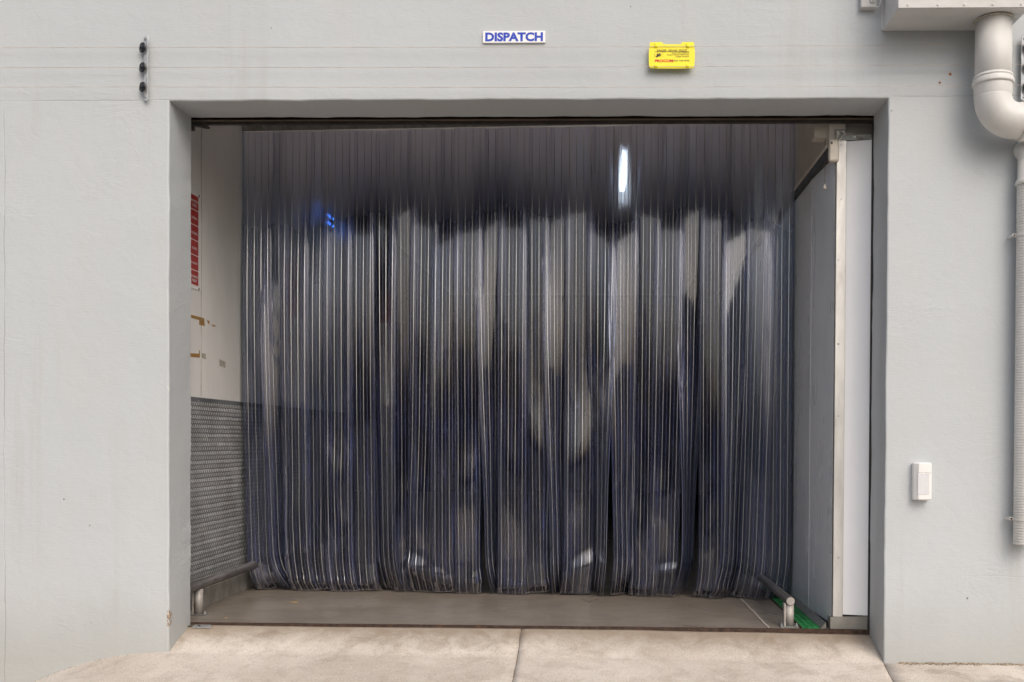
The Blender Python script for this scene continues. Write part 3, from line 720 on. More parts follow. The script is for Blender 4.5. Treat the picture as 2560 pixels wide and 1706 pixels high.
def strip(i):
    tw, dx, curl, fl_, fr_ = SPEC[i]
    turned = abs(tw) > 25
    k = (i+0.5)/NS; base = HA+HU*(PITCH_S*(i+0.5)); base = base+HN*(0.012 if turned else (0.004 if i % 2 else -0.005))
    base = base + HU*max(0, 0.103-PITCH_S*(i+0.5)) - HU*max(0, 0.103-(LEN-PITCH_S*(i+0.5)))
    rnd = random.Random(100+i)
    lean = 0.027*(1-k)+0.008*k
    a1, f1, p1_ = rnd.uniform(0.004, 0.014), rnd.uniform(1.2, 2.2), rnd.uniform(0, 6.28)
    a2, f2, p2_ = rnd.uniform(0.001, 0.004), rnd.uniform(3.0, 5.0), rnd.uniform(0, 6.28)
    tl0 = rnd.gauss(-0.036, 0.022); roll0 = 8.0*noise.noise(Vector((i*0.45, 2.2, 0)))+rnd.gauss(0, 3.0)
    cb = rnd.uniform(-14, 14)
    hc = 0.15+0.08*curl; thm = math.radians(16+24*curl)
    bA, bz, bw = (0.0 if turned else rnd.uniform(0.18, 0.46)), rnd.uniform(0.07, 0.17), rnd.uniform(0.025, 0.06)
    bsk, bph = rnd.uniform(-0.35, 0.35), rnd.uniform(-1.2, 1.2)
    cA, cz, cw = (rnd.uniform(0.05, 0.12) if i in (2, 3, 4, 7, 8, 10, 12, 13, 15, 18, 19, 21, 24) else rnd.uniform(-0.04, 0.02)), rnd.uniform(0.35, 0.95), rnd.uniform(0.16, 0.34)
    csk, cph = rnd.uniform(-1.6, 1.6), rnd.uniform(-1.5, 1.5)
    if i in (2, 3, 4, 5): bA, bz, bw, bsk, bph = 0.42+0.03*(i % 2), 0.080-0.004*i, 0.032, 0.05*(i-3), 0.3*i-1
    if i in (12, 13, 18, 21, 22): bA, bz, bw, bsk = 0.44, 0.062+0.004*(i % 4), 0.027, 0.05
    if i == 15: bA, bz, bw, bsk = 0.34, 0.17, 0.07, 0.45
    if i == 8: bA, bz, bw, bsk = 0.40, 0.16, 0.07, -0.25
    zend = 0.004+0.006*(i % 2); z = ZH+0.02; d = 0.0
    rows = []
    while True:
        q = min(1.0, (ZH-z)/ZH) if z < ZH else 0.0
        rows.append((d, z, q))
        if z <= zend+1e-4 or len(rows) > 190: break
        th = lean*min(1, max(0, q-0.3)*2.4)*1.2+tl0*math.exp(-((q-0.21)/0.13)**2)+(a1*math.sin(f1*q*PI+p1_)+a2*math.sin(f2*q*PI+p2_))*min(1, q*4)
        if z < hc:
            e = min(1.0, (hc-z)/(hc-zend)); th += thm*(e**1.4)
        ds = 0.011 if z < 0.36 else 0.040
        dz = ds*math.cos(th)
        if z-dz < zend: ds = (z-zend)/max(0.05, math.cos(th)); dz = z-zend
        d += ds*math.sin(th); z -= dz
    bm = BM(); R = []
    NG = 40; hwid = SW/2
    sweep = (0.060*(0.5-k)*2+rnd.uniform(-0.02, 0.02))*(1.7 if turned else 0.7)
    for d, z, q in rows:
        low = max(0, (q-0.12)/0.88); grow = sstep(low*1.15)
        e = max(0.0, (0.30-z)/0.30)
        ang0 = math.radians(roll0*min(1, q*3)*(1-0.6*grow)+tw*grow)
        fR, fL = math.radians(fr_)*grow, math.radians(fl_)*grow
        bowa = math.radians(cb)*(0.3+0.7*min(1, q*2))
        # angle across the width, integrated to a folded section
        ps = []
        for g in range(NG+1):
            a = -hwid+SW*g/NG; u = a/hwid
            ps.append(ang0+bowa*u+(fR*sstep((u-0.15)/0.6) if u > 0 else -fL*sstep((-u-0.15)/0.6)))
        cA_, cT_ = [0.0], [0.0]
        for g in range(NG):
            m_ = (ps[g]+ps[g+1])/2; cA_.append(cA_[-1]+math.cos(m_)*SW/NG); cT_.append(cT_[-1]+math.sin(m_)*SW/NG)
        oA, oT = cA_[NG//2], cT_[NG//2]
        sx = dx*(low**1.8)+sweep*e*e
        ring = []
        for a, t, m in SEC:
            gpos = (a+hwid)/SW*NG; g = min(NG-1, int(gpos)); w = gpos-g
            A = cA_[g]+(cA_[g+1]-cA_[g])*w-oA; T = cT_[g]+(cT_[g+1]-cT_[g])*w-oT; psi = ps[g]+(ps[g+1]-ps[g])*w
            u = a/hwid
            pil = -bA*bw*math.exp(-((z-bz-bsk*a)/bw)**2)*(0.65+0.35*math.cos(2.2*u+bph))-cA*cw*math.exp(-((z-cz-csk*a)/cw)**2)*(0.6+0.4*math.cos(2.4*u+cph))
            tt = t+pil
            P = base+HU*(A-tt*math.sin(psi)+sx)+HN*(T+tt*math.cos(psi)+d)
            ring.append(bm.verts.new((P.x, P.y, max(0.0035, z+a*(sx/0.05)*low*low*0.06))))
        R.append(ring)
    n = len(SEC)
    for a, b in zip(R, R[1:]):
        for j in range(n):
            f = bm.faces.new((a[j], a[(j+1) % n], b[(j+1) % n], b[j])); f.material_index = SEC[j][2]; f.smooth = SEC[j][2] != 2
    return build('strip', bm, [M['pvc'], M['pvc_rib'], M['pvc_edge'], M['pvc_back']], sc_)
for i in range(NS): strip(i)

# ------------------------------------------------------------------ lamps behind the curtain
la, lb = hit(1562, 366, 2, ZC-0.22), hit(1562, 470, 2, ZC-0.22)
fl = thing('fluorescent_batten', (la.x, (la.y+lb.y)/2, ZC-0.2), 'lit fluorescent batten on the ceiling behind the strip curtain', 'lamp')
bm = BM(); box(bm, la.x-0.035, la.x+0.035, la.y-0.05, lb.y+0.05, ZC-0.209, ZC-0.175, bev=0.004); build('housing', bm, M['white_plastic'], fl)
for y in (la.y+0.1, lb.y-0.1):
    bm = BM(); tube(bm, [(la.x, y, ZC-0.176), (la.x, y, ZC-0.0302)], 0.006, 8); build('stem', bm, M['white_plastic'], fl)
bm = BM(); lathe2(bm, [(0, 0.019), (lb.y-la.y, 0.019)], (la.x, la.y, ZC-0.230), (0, 1, 0), 16); build('tube', bm, M['tube_light'], fl, smooth=False)
for y in (la.y-0.03, lb.y+0.012):
    bm = BM(); box(bm, la.x-0.02, la.x+0.02, y, y+0.018, ZC-0.25, ZC-0.2085, bev=0.003); build('lamp_holder', bm, M['white_plastic'], fl)
bp = hit(835, 552, 0, XW+0.10)
bl = thing('insect_lamp', (XW, bp.y, bp.z), 'blue glowing insect lamp on the white wall behind the curtain', 'lamp')
bm = BM(); box(bm, XW+0.001, XW+0.05, bp.y-0.10, bp.y+0.10, bp.z-0.08, bp.z+0.08, bev=0.01); build('housing', bm, M['black_trim'], bl)
for k in range(2):
    bm = BM(); tube(bm, [(XW+0.07, bp.y-0.08, bp.z-0.03+0.06*k), (XW+0.07, bp.y+0.08, bp.z-0.03+0.06*k)], 0.011, 12); build('blue_tube', bm, M['blue_light'], bl)
for k in range(5):
    bm = BM(); y = bp.y-0.08+0.04*k; tube(bm, [(XW+0.05, y, bp.z-0.07), (XW+0.1, y, bp.z-0.055), (XW+0.1, y, bp.z+0.055), (XW+0.05, y, bp.z+0.07)], 0.003, 6); build('guard_wire', bm, M['black_trim'], bl)

# ------------------------------------------------------------------ wheel guard rails
def guard(x, y0, y1, z, r, lab, tube_m, posts, x1=None, bend=False):
    g = thing('wheel_guard', (x, (y0+y1)/2, 0), lab, 'guard rail', 'wheel guards on the dock floor')
    x1 = x if x1 is None else x1
    bm = BM(); lathe2(bm, [(0, r-0.003), (0.002, r), (math.hypot(y1-y0, x1-x)-0.002, r), (math.hypot(y1-y0, x1-x), r-0.003)], (x, y0, z), (x1-x, y1-y0, 0), 24)
    tb = build('tube', bm, tube_m, g)
    for p in tb.data.polygons: p.use_smooth = len(p.vertices) == 4
    bm = BM(); lathe2(bm, [(0, r*0.9), (0.0015, r*0.9)], (x-(x1-x)*0.001, y0-0.001, z), (x1-x, -(y1-y0), 0), 24); build('end_cap', bm, M['post_grey'], g)
    for yp in posts:
        xp = x+(x1-x)*(yp-y0)/(y1-y0)
        bm = BM(); lathe2(bm, [(0, 0.0235), (z-r*0.85-0.006, 0.0235)], (xp, yp, 0.006), (0, 0, 1), 20)
        pp = build('post', bm, M['post_grey'], g)
        for q in pp.data.polygons: q.use_smooth = len(q.vertices) == 4
        bm = BM(); box(bm, xp-0.032, xp-0.022, yp-0.02, yp+0.02, 0.006, z-r*0.6, bev=0.001); build('gusset', bm, M['post_grey'], g)
        bm = BM(); box(bm, xp-0.052, xp+0.048, yp-0.035, yp+0.035, 0.0005, 0.006, bev=0.001); bpz = build('base_plate', bm, M['galv_dull'], g)
        for s in (-0.042, 0.038):
            bm = BM(); lathe2(bm, [(0, 0.009), (0.006, 0.009), (0.006, 0.0045), (0.016, 0.0045)], (xp+s, yp-0.005, 0.0055), (0, 0, 1), 10); build('bolt', bm, M['galv'], bpz)
guard(-2.305, 0.30, 1.95, 0.170, 0.027, 'scuffed steel guard tube on posts along the tread plate wall', M['tube_steel'], (0.527, 1.60))
guard(0.992, 0.325, 1.62, 0.142, 0.024, 'dark guard tube on pale posts beside the green grating', M['tube_dark'], (0.352, 1.42), 0.968)

# green grating in the drain channel
g0x, g1x = hit(1998, 1573, 2, 0).x+0.01, XP-0.034
gr = thing('drain_grating', ((g0x+g1x)/2, 0.9, 0), 'green plastic grating in the floor channel beside the grey panels', 'grating')
bm = BM(); box(bm, g0x, g1x, 0.289, 3.0, 0.0008, 0.002); build('tray', bm, M['green_dark'], gr)
bm = BM(); y = 0.292
while y < 2.2:
    box(bm, g0x+0.003, g1x-0.003, y, y+0.0055, 0.002, 0.0085); y += 0.0125
tag(build('cross_bars', bm, M['green'], gr), kind='stuff')
for k in range(4):
    bm = BM(); xx = g0x+0.002+(g1x-g0x-0.007)*k/3; box(bm, xx, xx+0.0035, 0.289, 2.9, 0.0021, 0.0105); build('runner', bm, M['green'] if k in (1, 2) else M['rust'] if k == 0 else M['green'], gr)

# ------------------------------------------------------------------ lettering
def text_mesh(name, body, m, parent, to3, u0, u1, v0, v1, bold=0.0, depth=0.0008):
    cu = bpy.data.curves.new('txt', 'FONT'); cu.body = body; cu.size = 1.0; cu.offset = bold; cu.resolution_u = 3
    to = bpy.data.objects.new('txt', cu); col.objects.link(to)
    dg = bpy.context.evaluated_depsgraph_get(); dg.update()
    me = bpy.data.meshes.new_from_object(to.evaluated_get(dg))
    bpy.data.objects.remove(to); bpy.data.curves.remove(cu)
    xs = [v.co.x for v in me.vertices]; ys = [v.co.y for v in me.vertices]
    x0, x1, y0, y1 = min(xs), max(xs), min(ys), max(ys)
    for v in me.vertices:
        v.co = to3(u0+(u1-u0)*(v.co.x-x0)/(x1-x0), v0+(v1-v0)*(v.co.y-y0)/(y1-y0))
    me.name = name; me.materials.clear(); me.materials.append(m)
    bm = bmesh.new(); bm.from_mesh(me); bpy.data.meshes.remove(me)
    return build(name, bm, m, parent)

def text_px(name, body, m, parent, box_px, yp, bold=0.0):
    a, b = hit(box_px[0], box_px[3], 1, yp), hit(box_px[2], box_px[1], 1, yp)
    return text_mesh(name, body, m, parent, lambda u, v: Vector((u, yp, v)), a.x, b.x, a.z, b.z, bold)

# DISPATCH sign
d0, d1 = hit(1207, 107.5, 1, -0.011), hit(1363, 77, 1, -0.011)
ds_ = thing('dispatch_sign', ((d0.x+d1.x)/2, 0, d0.z), 'white sign reading DISPATCH in blue letters above the doorway', 'sign')
bm = BM(); box(bm, d0.x, d1.x, -0.011, -0.0005, d0.z, d1.z, bev=0.0012); build('board', bm, M['sign_white'], ds_)
text_px('lettering', 'DISPATCH', M['sign_blue'], ds_, (1213, 80.8, 1357.5, 104.2), -0.0118, 0.046)

# ------------------------------------------------------------------ electric fence
WY = -0.040
wires_y = []
def bracket(px, side, lab):
    z1, z0 = hit(px, 92, 1, -0.02).z, hit(px, 251, 1, -0.02).z
    c = hit(px, 170, 1, -0.012); cx = c.x
    b = thing('fence_bracket', (cx, 0, z0), lab, 'bracket', 'electric fence brackets')
    rz = Matrix.Rotation(math.radians(-34*side), 3, 'Z')       # web turned away from the doorway
    bm = BM()
    about = (cx, -0.012, (z0+z1)/2)
    box(bm, cx-0.019, cx+0.019, -0.026, -0.023, z0, z1, bev=0.0006, rot=rz, about=about)
    s = -side
    box(bm, cx+0.016*s, cx+0.019*s, -0.0225, -0.002, z0, z1, bev=0.0006, rot=rz, about=about)
    build('channel', bm, M['galv_pale'], b)
    ax = rz @ Vector((0, -1, 0))
    fp = Vector(about)+rz @ Vector((0, -0.014, 0))
    for zz in (z1-0.011, z0+0.016):
        bm = BM(); bolt(bm, (fp.x, fp.y, zz), ax, 0.006, 0.006); build('bolt', bm, M['galv'], b)
    for py in (118, 167.5, 216.5):
        zc = hit(px, py, 1, WY).z
        bm = BM(); lathe2(bm, [(0, 0.013), (0.005, 0.017), (0.007, 0.024), (0.010, 0.0265), (0.014, 0.0255), (0.016, 0.020), (0.0145, 0.015), (0.0145, 0.011), (0.021, 0.0095), (0.023, 0.004)], (fp.x-0.006*side, fp.y-0.001, zc), ax, 28)
        build('insulator', bm, M['black_plastic'], b, smooth=False)
        iv = b.children[-1]
        for q in iv.data.polygons: q.use_smooth = True
    return fp+ax*0.014
wl = bracket(370.5, 1, 'galvanised fence bracket with three black insulators at the far end from the pipe')
wr = bracket(2553, -1, 'galvanised fence bracket with three black insulators behind the pipe elbow')
for py, py2, lab in ((118.5, 110.5, 'topmost electric fence wire strung along the wall'), (168.5, 161, 'middle electric fence wire strung along the wall'), (217.5, 213.5, 'lowest electric fence wire just above the doorway')):
    za, zb = hit(368, py, 1, WY).z, hit(2552, py2, 1, WY).z
    pts = []
    for i in range(41):
        k = -0.35+1.6*i/40; x = wl.x+(wr.x-wl.x)*k
        pts.append((x, WY+0.0, za+(zb-za)*k-0.006*math.sin(PI*min(1, max(0, k)))))
    bm = BM(); tube(bm, pts, 0.00105, 6); tag(build('fence_wire', bm, M['wire'], smooth=True), lab, 'wire')

# yellow warning sign
YS = WY+0.004
def ypx(u, v): return hit(1610+u/16.807, 95+v/16.807, 1, YS)
ysn = thing('warning_sign', tuple(ypx(1170, 1290)), 'yellow electric fence warning sign hung on the wires', 'sign')
outl = [(238, 300), (250, 210), (285, 180), (720, 178), (765, 195), (800, 245), (840, 268), (1520, 268), (1560, 250), (1590, 195), (1630, 178), (2060, 172), (2095, 200), (2114, 300), (2135, 520), (2140, 720), (2130, 960), (2116, 1180), (2095, 1240), (2040, 1270), (1700, 1282), (1170, 1290), (650, 1284), (300, 1272), (240, 1240), (216, 1180), (204, 960), (202, 720), (214, 500)]
bm = BM()
def yb(u, v, t):
    P = ypx(u, v); P.y = YS+0.0035*(1-((v-720)/560)**2)*0+t; return P
prism(bm, outl, 0.004, yb); build('plate', bm, M['yellow'], ysn)
for u, v0_, v1_ in ((505, 250, 400), (1840, 250, 400), (505, 1120, 1240), (1840, 1120, 1240)):
    bm = BM(); a, b2 = ypx(u-62, v1_), ypx(u+62, v0_); box(bm, a.x, b2.x, YS-0.0085, YS-0.0003, a.z, b2.z, bev=0.0025); build('clip', bm, M['yellow'], ysn)
def ytext(body, u0, v0_, u1, v1_, m, bold=0.0):
    text_px('lettering', body, m, ysn, (1610+u0/16.807, 95+v0_/16.807, 1610+u1/16.807, 95+v1_/16.807), YS-0.0008, bold)
ytext('DANGER \u2022 GEVAAR \u2022 INGOZI', 550, 480, 1810, 575, M['print_black'], 0.012)
ytext('ELECTRIC FENCE', 1175, 615, 1890, 662, M['print_black'], 0.015)
ytext('ELEKTRIESE HEINING', 975, 690, 1895, 738, M['print_black'], 0.015)
ytext('UGESI CINGO', 1325, 765, 1895, 815, M['print_black'], 0.015)
ytext('PROCOM', 450, 905, 1230, 1025, M['print_red'], 0.05)
ytext('073 170 4773', 1245, 930, 1905, 992, M['print_black'], 0.03)
def yflat(name, polys, m):
    bm = BM()
    for poly in polys:
        vs_ = [bm.verts.new(ypx(u, v)+Vector((0, -0.0008, 0))) for u, v in poly]; bm.faces.new(vs_)
    build(name, bm, m, ysn)
yflat('rule', [[(435, 580), (1910, 578), (1910, 598), (435, 600)]], M['print_black'])
yflat('hand_symbol', [[(490, 810), (505, 770), (560, 700), (610, 690), (660, 720), (650, 770), (600, 800), (520, 822)],
                      [(530, 740), (552, 645), (580, 640), (575, 720)], [(600, 700), (640, 650), (690, 632), (695, 645), (650, 690), (625, 715)],
                      [(630, 712), (670, 690), (722, 665), (724, 678), (680, 710), (645, 735)], [(640, 738), (690, 715), (732, 705), (734, 718), (690, 738), (645, 755)], [(640, 765), (690, 750), (728, 748), (728, 760), (690, 772), (640, 785)],
                      [(450, 660), (462, 660), (462, 812), (450, 812)], [(745, 630), (790, 622), (792, 634), (750, 642)], [(768, 706), (815, 722), (812, 732), (768, 720)], [(745, 770), (775, 788), (768, 794), (742, 780)]], M['print_black'])

# ------------------------------------------------------------------ red rules sign, tape and scraps on the white wall
ry1 = 0.720; ry0 = 0.42; rz0, rz1 = 1.862, 2.418
rd = thing('rules_sign', (XW, (ry0+ry1)/2, rz0), 'white framed sign of six red panels of rules on the white wall', 'sign')
bm = BM(); box(bm, XW+0.0006, XW+0.005, ry0, ry1, rz0, rz1, bev=0.001); build('board', bm, M['sign_white'], rd)
rows_t = [('WEAR PROTECTIVE', 'CLOTHING'), ('NO SMOKING',), ('NO DRINKING',), ('NO EATING',), ('NO JEWELLERY',), ('NO RUNNING OR', 'HORSEPLAY')]
hh = (rz1-rz0-0.036)/6
for k, lines in enumerate(rows_t):
    zt_ = rz1-0.018-hh*k; panel_box('red_panel', rd, M['sign_red'], XW+0.0051, XW+0.0058, ry0+0.014, ry1-0.014, zt_-hh+0.005, zt_, bev=0)
    for j, s in enumerate(lines):
        w = 0.0075*len(s); zc = zt_-hh*0.52+(0.011 if len(lines) > 1 else 0)-0.024*j; yc = 0.650
        text_mesh('lettering', s, M['sign_white'], rd, lambda u, v: Vector((XW+0.0066, u, v)), yc-w/2, yc+w/2, zc-0.0075, zc+0.0075, 0.015)
for yy, zz in ((ry1-0.006, rz1-0.008), (ry1-0.006, rz0+0.008)):
    bm = BM(); box(bm, XW+0.0051, XW+0.008, yy-0.004, yy+0.0055, zz-0.006, zz+0.006, bev=0.001); build('corner_clip', bm, M['dark_steel'], rd)
def scrap(px_poly, m, lab, name='tape_strip', cat='tape', d=0.0009):
    bm = BM()
    a = [hit(x, y, 0, XW+d) for x, y in px_poly]
    f = [bm.verts.new(p) for p in a]; b = [bm.verts.new(p-Vector((d*0.9, 0, 0))) for p in a]
    bm.faces.new(f); bm.faces.new(list(reversed(b)))
    n = len(f)
    for i in range(n): bm.faces.new((f[i], b[i], b[(i+1) % n], f[(i+1) % n]))
    tag(build(name, bm, m), lab, cat)
def z5(pts): return [(440+x/2.8, 440+y/2.8) for x, y in pts]
scrap(z5([(40, 950), (90, 967), (198, 998), (202, 1052), (162, 1042), (163, 1010), (92, 990), (40, 975)]), M['tape'], 'bent brown tape strip on the white wall below the red sign')
scrap(z5([(40, 1232), (90, 1240), (160, 1246), (163, 1222), (168, 1220), (167, 1273), (90, 1266), (40, 1260)]), M['tape'], 'short brown tape strip lower on the white wall above the tread plate')
scrap(z5([(218, 1008), (236, 1018), (232, 1040), (222, 1030)]), M['tape'], 'tiny brown tape remnant beside the bent tape strip', 'tape_remnant')
scrap(z5([(250, 1040), (275, 1046), (276, 1058), (256, 1052)]), M['tape'], 'tiny brown tape remnant farther along from the bent tape strip', 'tape_remnant')
scrap(z5([(303, 1282), (348, 1305), (345, 1345), (305, 1330)]), M['residue'], 'dull square glue patch on the white wall', 'glue_patch', 'glue mark', 0.0006)
scrap(z5([(182, 1240), (212, 1248), (206, 1262), (214, 1285), (190, 1280), (180, 1262)]), M['residue'], 'ragged glue patch next to the short brown tape strip', 'glue_patch', 'glue mark', 0.0006)

# ------------------------------------------------------------------ alarm contact, wires and pull cord at the door head
def alarm():
    q0, q1 = hit(2074, 349, 1, 0.262), hit(2099, 403, 1, 0.262)
    a = thing('alarm_sensor', ((q0.x+q1.x)/2, 0.29, q1.z), 'cream plastic alarm sensor under the shutter beside the frame post', 'sensor')
    bm = BM(); box(bm, q0.x, q1.x, 0.262, 0.305, q1.z, q0.z, bev=0.010); o = build('housing', bm, M['beige_plastic'], a)
    bm = BM(); box(bm, q0.x+0.006, q0.x+0.016, 0.2612, 0.2625, q0.z-0.024, q0.z-0.012, bev=0.0004); build('indicator', bm, M['dark_steel'], a)
    bm = BM(); box(bm, q1.x-0.008, p0+0.004, 0.292, 0.302, (q0.z+q1.z)/2-0.02, (q0.z+q1.z)/2+0.0, bev=0.001); build('mounting_arm', bm, M['galv_dull'], a)
    for k in range(4):
        rr = random.Random(k); pts = []
        s = Vector(((q0.x+q1.x)/2+0.004*k, 0.285, q0.z-0.006)); e = Vector((p0+0.01+0.035*k*rr.random(), 0.285, 2.628))
        for i in range(13):
            u = i/12; p = s.lerp(e, u); p.z += 0.022*math.sin(PI*u)*(1 if k % 2 else 0.3)-0.01*math.sin(2*PI*u)*k*0.4; p.x += 0.008*math.sin(5*u+k); pts.append(p)
        bm = BM(); tube(bm, pts, 0.0016, 6); build('lead', bm, M['beige_plastic'], a, smooth=True)
alarm()
cx = hit(2062, 470, 1, 0.38)
pcd = thing('pull_cord', (cx.x, 0.38, cx.z), 'thin brown pull cord with cream toggle hanging below the shutter', 'cord')
ct = hit(2064, 295, 1, 0.38)
bm = BM(); tube(bm, [(cx.x+(ct.x-cx.x)*i/10+0.0012*math.sin(i*0.9), 0.38, cx.z+0.008+(2.92-cx.z)*i/10) for i in range(11)], 0.0016, 6); build('cord', bm, M['cord'], pcd)
bm = BM(); lathe2(bm, [(0, 0.0105), (0.003, 0.0108), (0.012, 0.008), (0.022, 0.0045), (0.025, 0.003)], (cx.x, 0.38, cx.z-0.006), (0, 0, 1), 14); build('toggle', bm, M['beige_plastic'], pcd, smooth=True)

# ------------------------------------------------------------------ motion detector on the wall
a, b2 = hit(2283, 1250, 1, -0.03), hit(2326, 1157, 1, -0.03)
md = thing('motion_detector', ((a.x+b2.x)/2, 0, a.z), 'white wall mounted motion detector with frosted lens', 'detector')
x0, x1, z0, z1 = a.x, b2.x, a.z, b2.z
bm = BM()
prof = [(x0, -0.001), (x0, -0.034), (x0+0.018, -0.056), (x1-0.006, -0.056), (x1, -0.050), (x1, -0.001)]
lay = [(z0, 0.004), (z0+0.005, 0), (z1-0.005, 0), (z1, 0.006)]
rws = []
for z, ins in lay:
    rws.append([bm.verts.new((x+(ins if x < (x0+x1)/2 else -ins), y+(ins if y < -0.01 else 0), z)) for x, y in prof])
for r, q in zip(rws, rws[1:]):
    for i in range(len(prof)): bm.faces.new((r[i], r[(i+1) % len(prof)], q[(i+1) % len(prof)], q[i]))
bm.faces.new(rws[0]); bm.faces.new(list(reversed(rws[-1])))
build('housing', bm, M['white_plastic'], md)
l0, l1 = hit(2294.5, 1237, 1, -0.056), hit(2323.5, 1183.5, 1, -0.056)
bm = BM(); box(bm, l0.x, l1.x, -0.0575, -0.0545, l0.z, l1.z, bev=0.001); build('lens', bm, M['lens'], md)
bm = BM(); box(bm, l0.x-0.001, x1-0.004, -0.0566, -0.0555, l1.z+0.002, l1.z+0.0035); build('seam', bm, M['residue'], md)

# ------------------------------------------------------------------ duct box, waste pipe, ribbed hose
bz = 3.052; bx0 = 1.366; bx1 = 1.985; byf = -0.262
db = thing('duct_box', ((bx0+bx1)/2, 0, bz), 'grey painted duct box on the wall with the wide pipe below', 'duct')
bm = BM(); box(bm, bx0, bx1, byf, -0.0005, bz, 4.2, bev=0.004); build('body', bm, M['paint_grey'], db)
bm = BM(); box(bm, bx0+0.001, bx1, byf-0.004, byf-0.0003, bz+0.001, bz+0.026, bev=0.001); build('flange', bm, M['paint_grey'], db)
for px, py in ((2269.5, 18), (2344.5, 16), (2410.5, 15), (2482, 14), (2553, 12)):
    q = hit(px, py, 1, byf-0.004); bm = BM(); bolt(bm, (q.x, byf-0.004, bz+0.014), (0, -1, 0), 0.0045, 0.004); build('screw', bm, M['paint_grey'], db)
bm = BM(); prism(bm, [(bx0-0.010, 0), (bx0+0.001, 0), (bx0+0.001, -0.012)], 1.0, lambda u, v, t: (u, v-0.0008, bz+0.004 if t < 0.5 else 4.1)); build('sealant_bead', bm, M['paint_grey'], db)
PX_, PY_, PR = 1.8635, -0.135, 0.084
wp = thing('waste_pipe', (PX_, PY_, 2.5), 'wide grey painted pipe with collar and elbow under the duct box', 'pipe')
bm = BM(); lathe2(bm, [(0, PR), (0.36, PR)], (PX_, PY_, bz+0.002), (0, 0, -1), 48); o = build('straight_pipe', bm, M['pipe_paint'], wp)
for q in o.data.polygons: q.use_smooth = len(q.vertices) == 4
bm = BM(); lathe2(bm, [(0, PR-0.001), (0.006, PR+0.007), (0.010, PR+0.004), (0.010, PR-0.002)], (PX_, PY_, bz-0.0005), (0, 0, -1), 48); build('mastic_ring', bm, M['residue'], wp)
zr = hit(2480, 180, 1, PY_-PR).z
bm = BM(); lathe2(bm, [(-0.012, PR), (-0.008, PR+0.006), (0.0, PR+0.009), (0.006, PR+0.006), (0.010, PR+0.0085), (0.022, PR+0.013), (0.032, PR+0.013), (0.036, PR+0.009), (0.036, PR+0.004), (0.085, PR+0.004), (0.094, PR+0.001)], (PX_, PY_, zr), (0, 0, -1), 48)
o = build('collar', bm, M['pipe_paint'], wp)
for q in o.data.polygons: q.use_smooth = len(q.vertices) == 4
o.data.set_sharp_from_angle(angle=math.radians(40))
ez = zr-0.094; RB = 0.112; er = PR+0.002
pts = [(PX_, PY_, ez+0.004)]
for i in range(17):
    th = PI/2*i/16; pts.append((PX_+RB-RB*math.cos(th), PY_, ez-RB*math.sin(th)))
pts.append((PX_+RB+0.03, PY_, ez-RB))
bm = BM(); tube(bm, pts, er, 48); o = build('elbow', bm, M['pipe_paint'], wp)
for q in o.data.polygons: q.use_smooth = len(q.vertices) == 4
bm = BM(); lathe2(bm, [(0, er), (0.002, er+0.010), (0.03, er+0.010), (0.034, er), (0.30, PR)], (PX_+RB+0.02, PY_, ez-RB), (1, 0, -0.04), 48); o = build('outlet', bm, M['pipe_paint'], wp)
for q in o.data.polygons: q.use_smooth = len(q.vertices) == 4
o.data.set_sharp_from_angle(angle=math.radians(40))
pts = []
for i in range(13):
    th = PI/2*i/12; pts.append((PX_+RB+0.31+0.1*math.sin(th), PY_+0.1*(1-math.cos(th)), ez-RB-0.012))
pts.append((PX_+RB+0.41, -0.001, ez-RB-0.012))
bm = BM(); tube(bm, pts, PR, 32); build('wall_bend', bm, M['pipe_paint'], wp, smooth=True)
for px, py in ((2508, 241), (2473, 196)):
    q = hit(px, py, 1, PY_-PR+0.004); bm = BM(); bolt(bm, (q.x, q.y+0.001, q.z), (0, -1, 0), 0.004, 0.005); build('screw', bm, M['paint_grey'], wp)

HR = 0.056; hx = hit(2538.5, 900, 1, -0.07).x+HR+0.002; hy = -0.068
hz0, hz1 = hit(2545, 1363, 1, -0.1).z, hit(2545, 460, 1, -0.1).z
hp = thing('ribbed_hose', (hx, hy, hz0), 'grey painted ribbed hose clipped upright to the wall', 'hose')
bm = BM(); prof = []; z = 0.0; pt = 0.0132
while z < hz1-hz0:
    prof += [(z, HR-0.004), (z+pt*0.18, HR-0.0004), (z+pt*0.38, HR), (z+pt*0.62, HR), (z+pt*0.82, HR-0.0004)]; z += pt
prof.append((z, HR-0.004))
lathe2(bm, prof, (hx, hy, hz0), (0, 0, 1), 28); build('hose', bm, M['pipe_paint'], hp, smooth=True)
zt2 = hz0+z
bm = BM(); lathe2(bm, [(0, HR), (0.002, HR+0.007), (0.012, HR+0.008), (0.026, HR+0.004), (0.03, HR-0.002), (0.12, HR-0.003)], (hx, hy, zt2), (0, 0, 1), 32); o = build('socket', bm, M['pipe_paint'], hp, smooth=True)
pts = [(hx, hy, zt2+0.118)]
for i in range(11):
    th = PI/2*i/10; pts.append((hx, hy+0.066*(1-math.cos(th)), zt2+0.12+0.066*math.sin(th)))
bm = BM(); tube(bm, pts, HR-0.003, 32); build('bend', bm, M['pipe_paint'], hp, smooth=True)
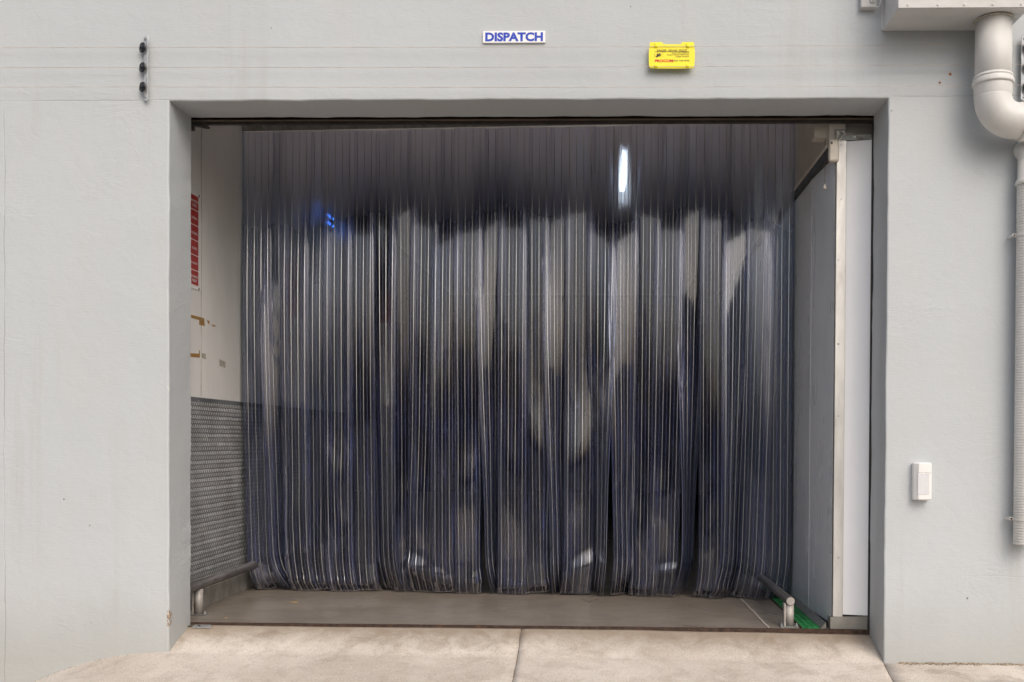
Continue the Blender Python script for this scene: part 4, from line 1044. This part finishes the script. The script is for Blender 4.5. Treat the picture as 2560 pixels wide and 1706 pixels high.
for py in (592, 1296):
    zc = hit(2536, py, 1, -0.03).z; bm = BM()
    lathe2(bm, [(-0.0075, HR+0.0005), (-0.0075, HR+0.003), (0.0075, HR+0.003), (0.0075, HR+0.0005)], (hx, hy, zc), (0, 0, 1), 32)
    box(bm, hx-HR-0.020, hx-HR+0.006, -0.066, -0.063, zc-0.0075, zc+0.0075, bev=0.001); box(bm, hx-HR-0.0195, hx-HR-0.0165, -0.063, -0.0005, zc-0.007, zc+0.007)
    cl = build('clip', bm, M['pipe_paint'], hp); bm = BM(); bolt(bm, (hx-HR-0.012, -0.066, zc), (0, -1, 0), 0.004, 0.004); build('screw', bm, M['rust'], cl)

# junction box and cable at the top edge
q0, q1 = hit(2153, 18, 1, -0.04), hit(2186, 18, 1, -0.04)
jb = thing('junction_box', ((q0.x+q1.x)/2, 0, q0.z), 'small grey junction box with a round gland beside the duct box', 'junction box')
bm = BM(); box(bm, q0.x, q1.x+0.012, -0.04, -0.0005, q0.z, q0.z+0.12, bev=0.003); build('housing', bm, M['paint_grey'], jb)
gq = hit(2181, 1, 1, -0.04)
bm = BM(); lathe2(bm, [(0, 0.014), (0.008, 0.014), (0.008, 0.0105), (0.004, 0.0105), (0.004, 0.006), (0.010, 0.005)], (gq.x, -0.0398, gq.z), (0, -1, 0), 20); build('gland', bm, M['paint_grey'], jb)
pts = []
for i in range(15):
    u = i/14; pts.append((q1.x+0.006+0.040*u+0.006*math.sin(7*u), -0.030-0.02*math.sin(PI*u), q0.z+0.004-0.012*math.sin(PI*u)+0.055*u*u))
bm = BM(); tube(bm, pts, 0.004, 8); tag(build('cable', bm, M['paint_grey'], smooth=True), 'short painted cable looping from the junction box to the duct box', 'cable')

# ------------------------------------------------------------------ loose things on the ground
m0, m1 = hit(484, 1571, 2, -0.022), hit(533, 1571, 2, -0.022)
fb_ = thing('floor_striker', (m0.x, 0.24, -0.03), 'flat pale metal striker plate on the concrete at the jamb foot', 'metal plate')
bm = BM(); yy = 0.232; prism(bm, [(m0.x, yy-0.012), (m1.x-0.02, yy-0.014), (m1.x, yy-0.008), (m1.x-0.012, yy+0.014), (m0.x+0.006, yy+0.014)], 0.006, lambda u, v, t: (u, v, gz(u, v)+0.010-t*0.9)); build('plate', bm, M['galv'], fb_)
bm = BM(); lathe2(bm, [(0, 0.006), (0.003, 0.006), (0.005, 0.003)], (m0.x+0.035, yy, gz(m0.x, yy)+0.0095), (0, 0, 1), 12); build('screw', bm, M['dark_steel'], fb_)
bm = BM(); tube(bm, [(XL-0.01, yy, gz(XL, yy)+0.008), (m0.x+0.004, yy, gz(m0.x, yy)+0.009)], 0.003, 8); build('pin', bm, M['dark_steel'], fb_)
for px, py, L, ang, zz, lab in ((736, 1507, 0.045, 0.1, 0.003, 'yellow straw on the dark floor before the curtain'), (565, 1572, 0.012, 0.8, None, 'yellow straw bit on the concrete near the striker plate')):
    c = hit(px, py, 2, 0.0 if zz else -0.04); zz2 = zz if zz else gz(c.x, c.y)+0.003
    bm = BM(); tube(bm, [(c.x-L/2*math.cos(ang), c.y-L/2*math.sin(ang), zz2), (c.x, c.y+0.003, zz2+0.001), (c.x+L/2*math.cos(ang), c.y+L/2*math.sin(ang), zz2)], 0.0018, 6)
    tag(build('straw', bm, M['straw']), lab, 'straw')
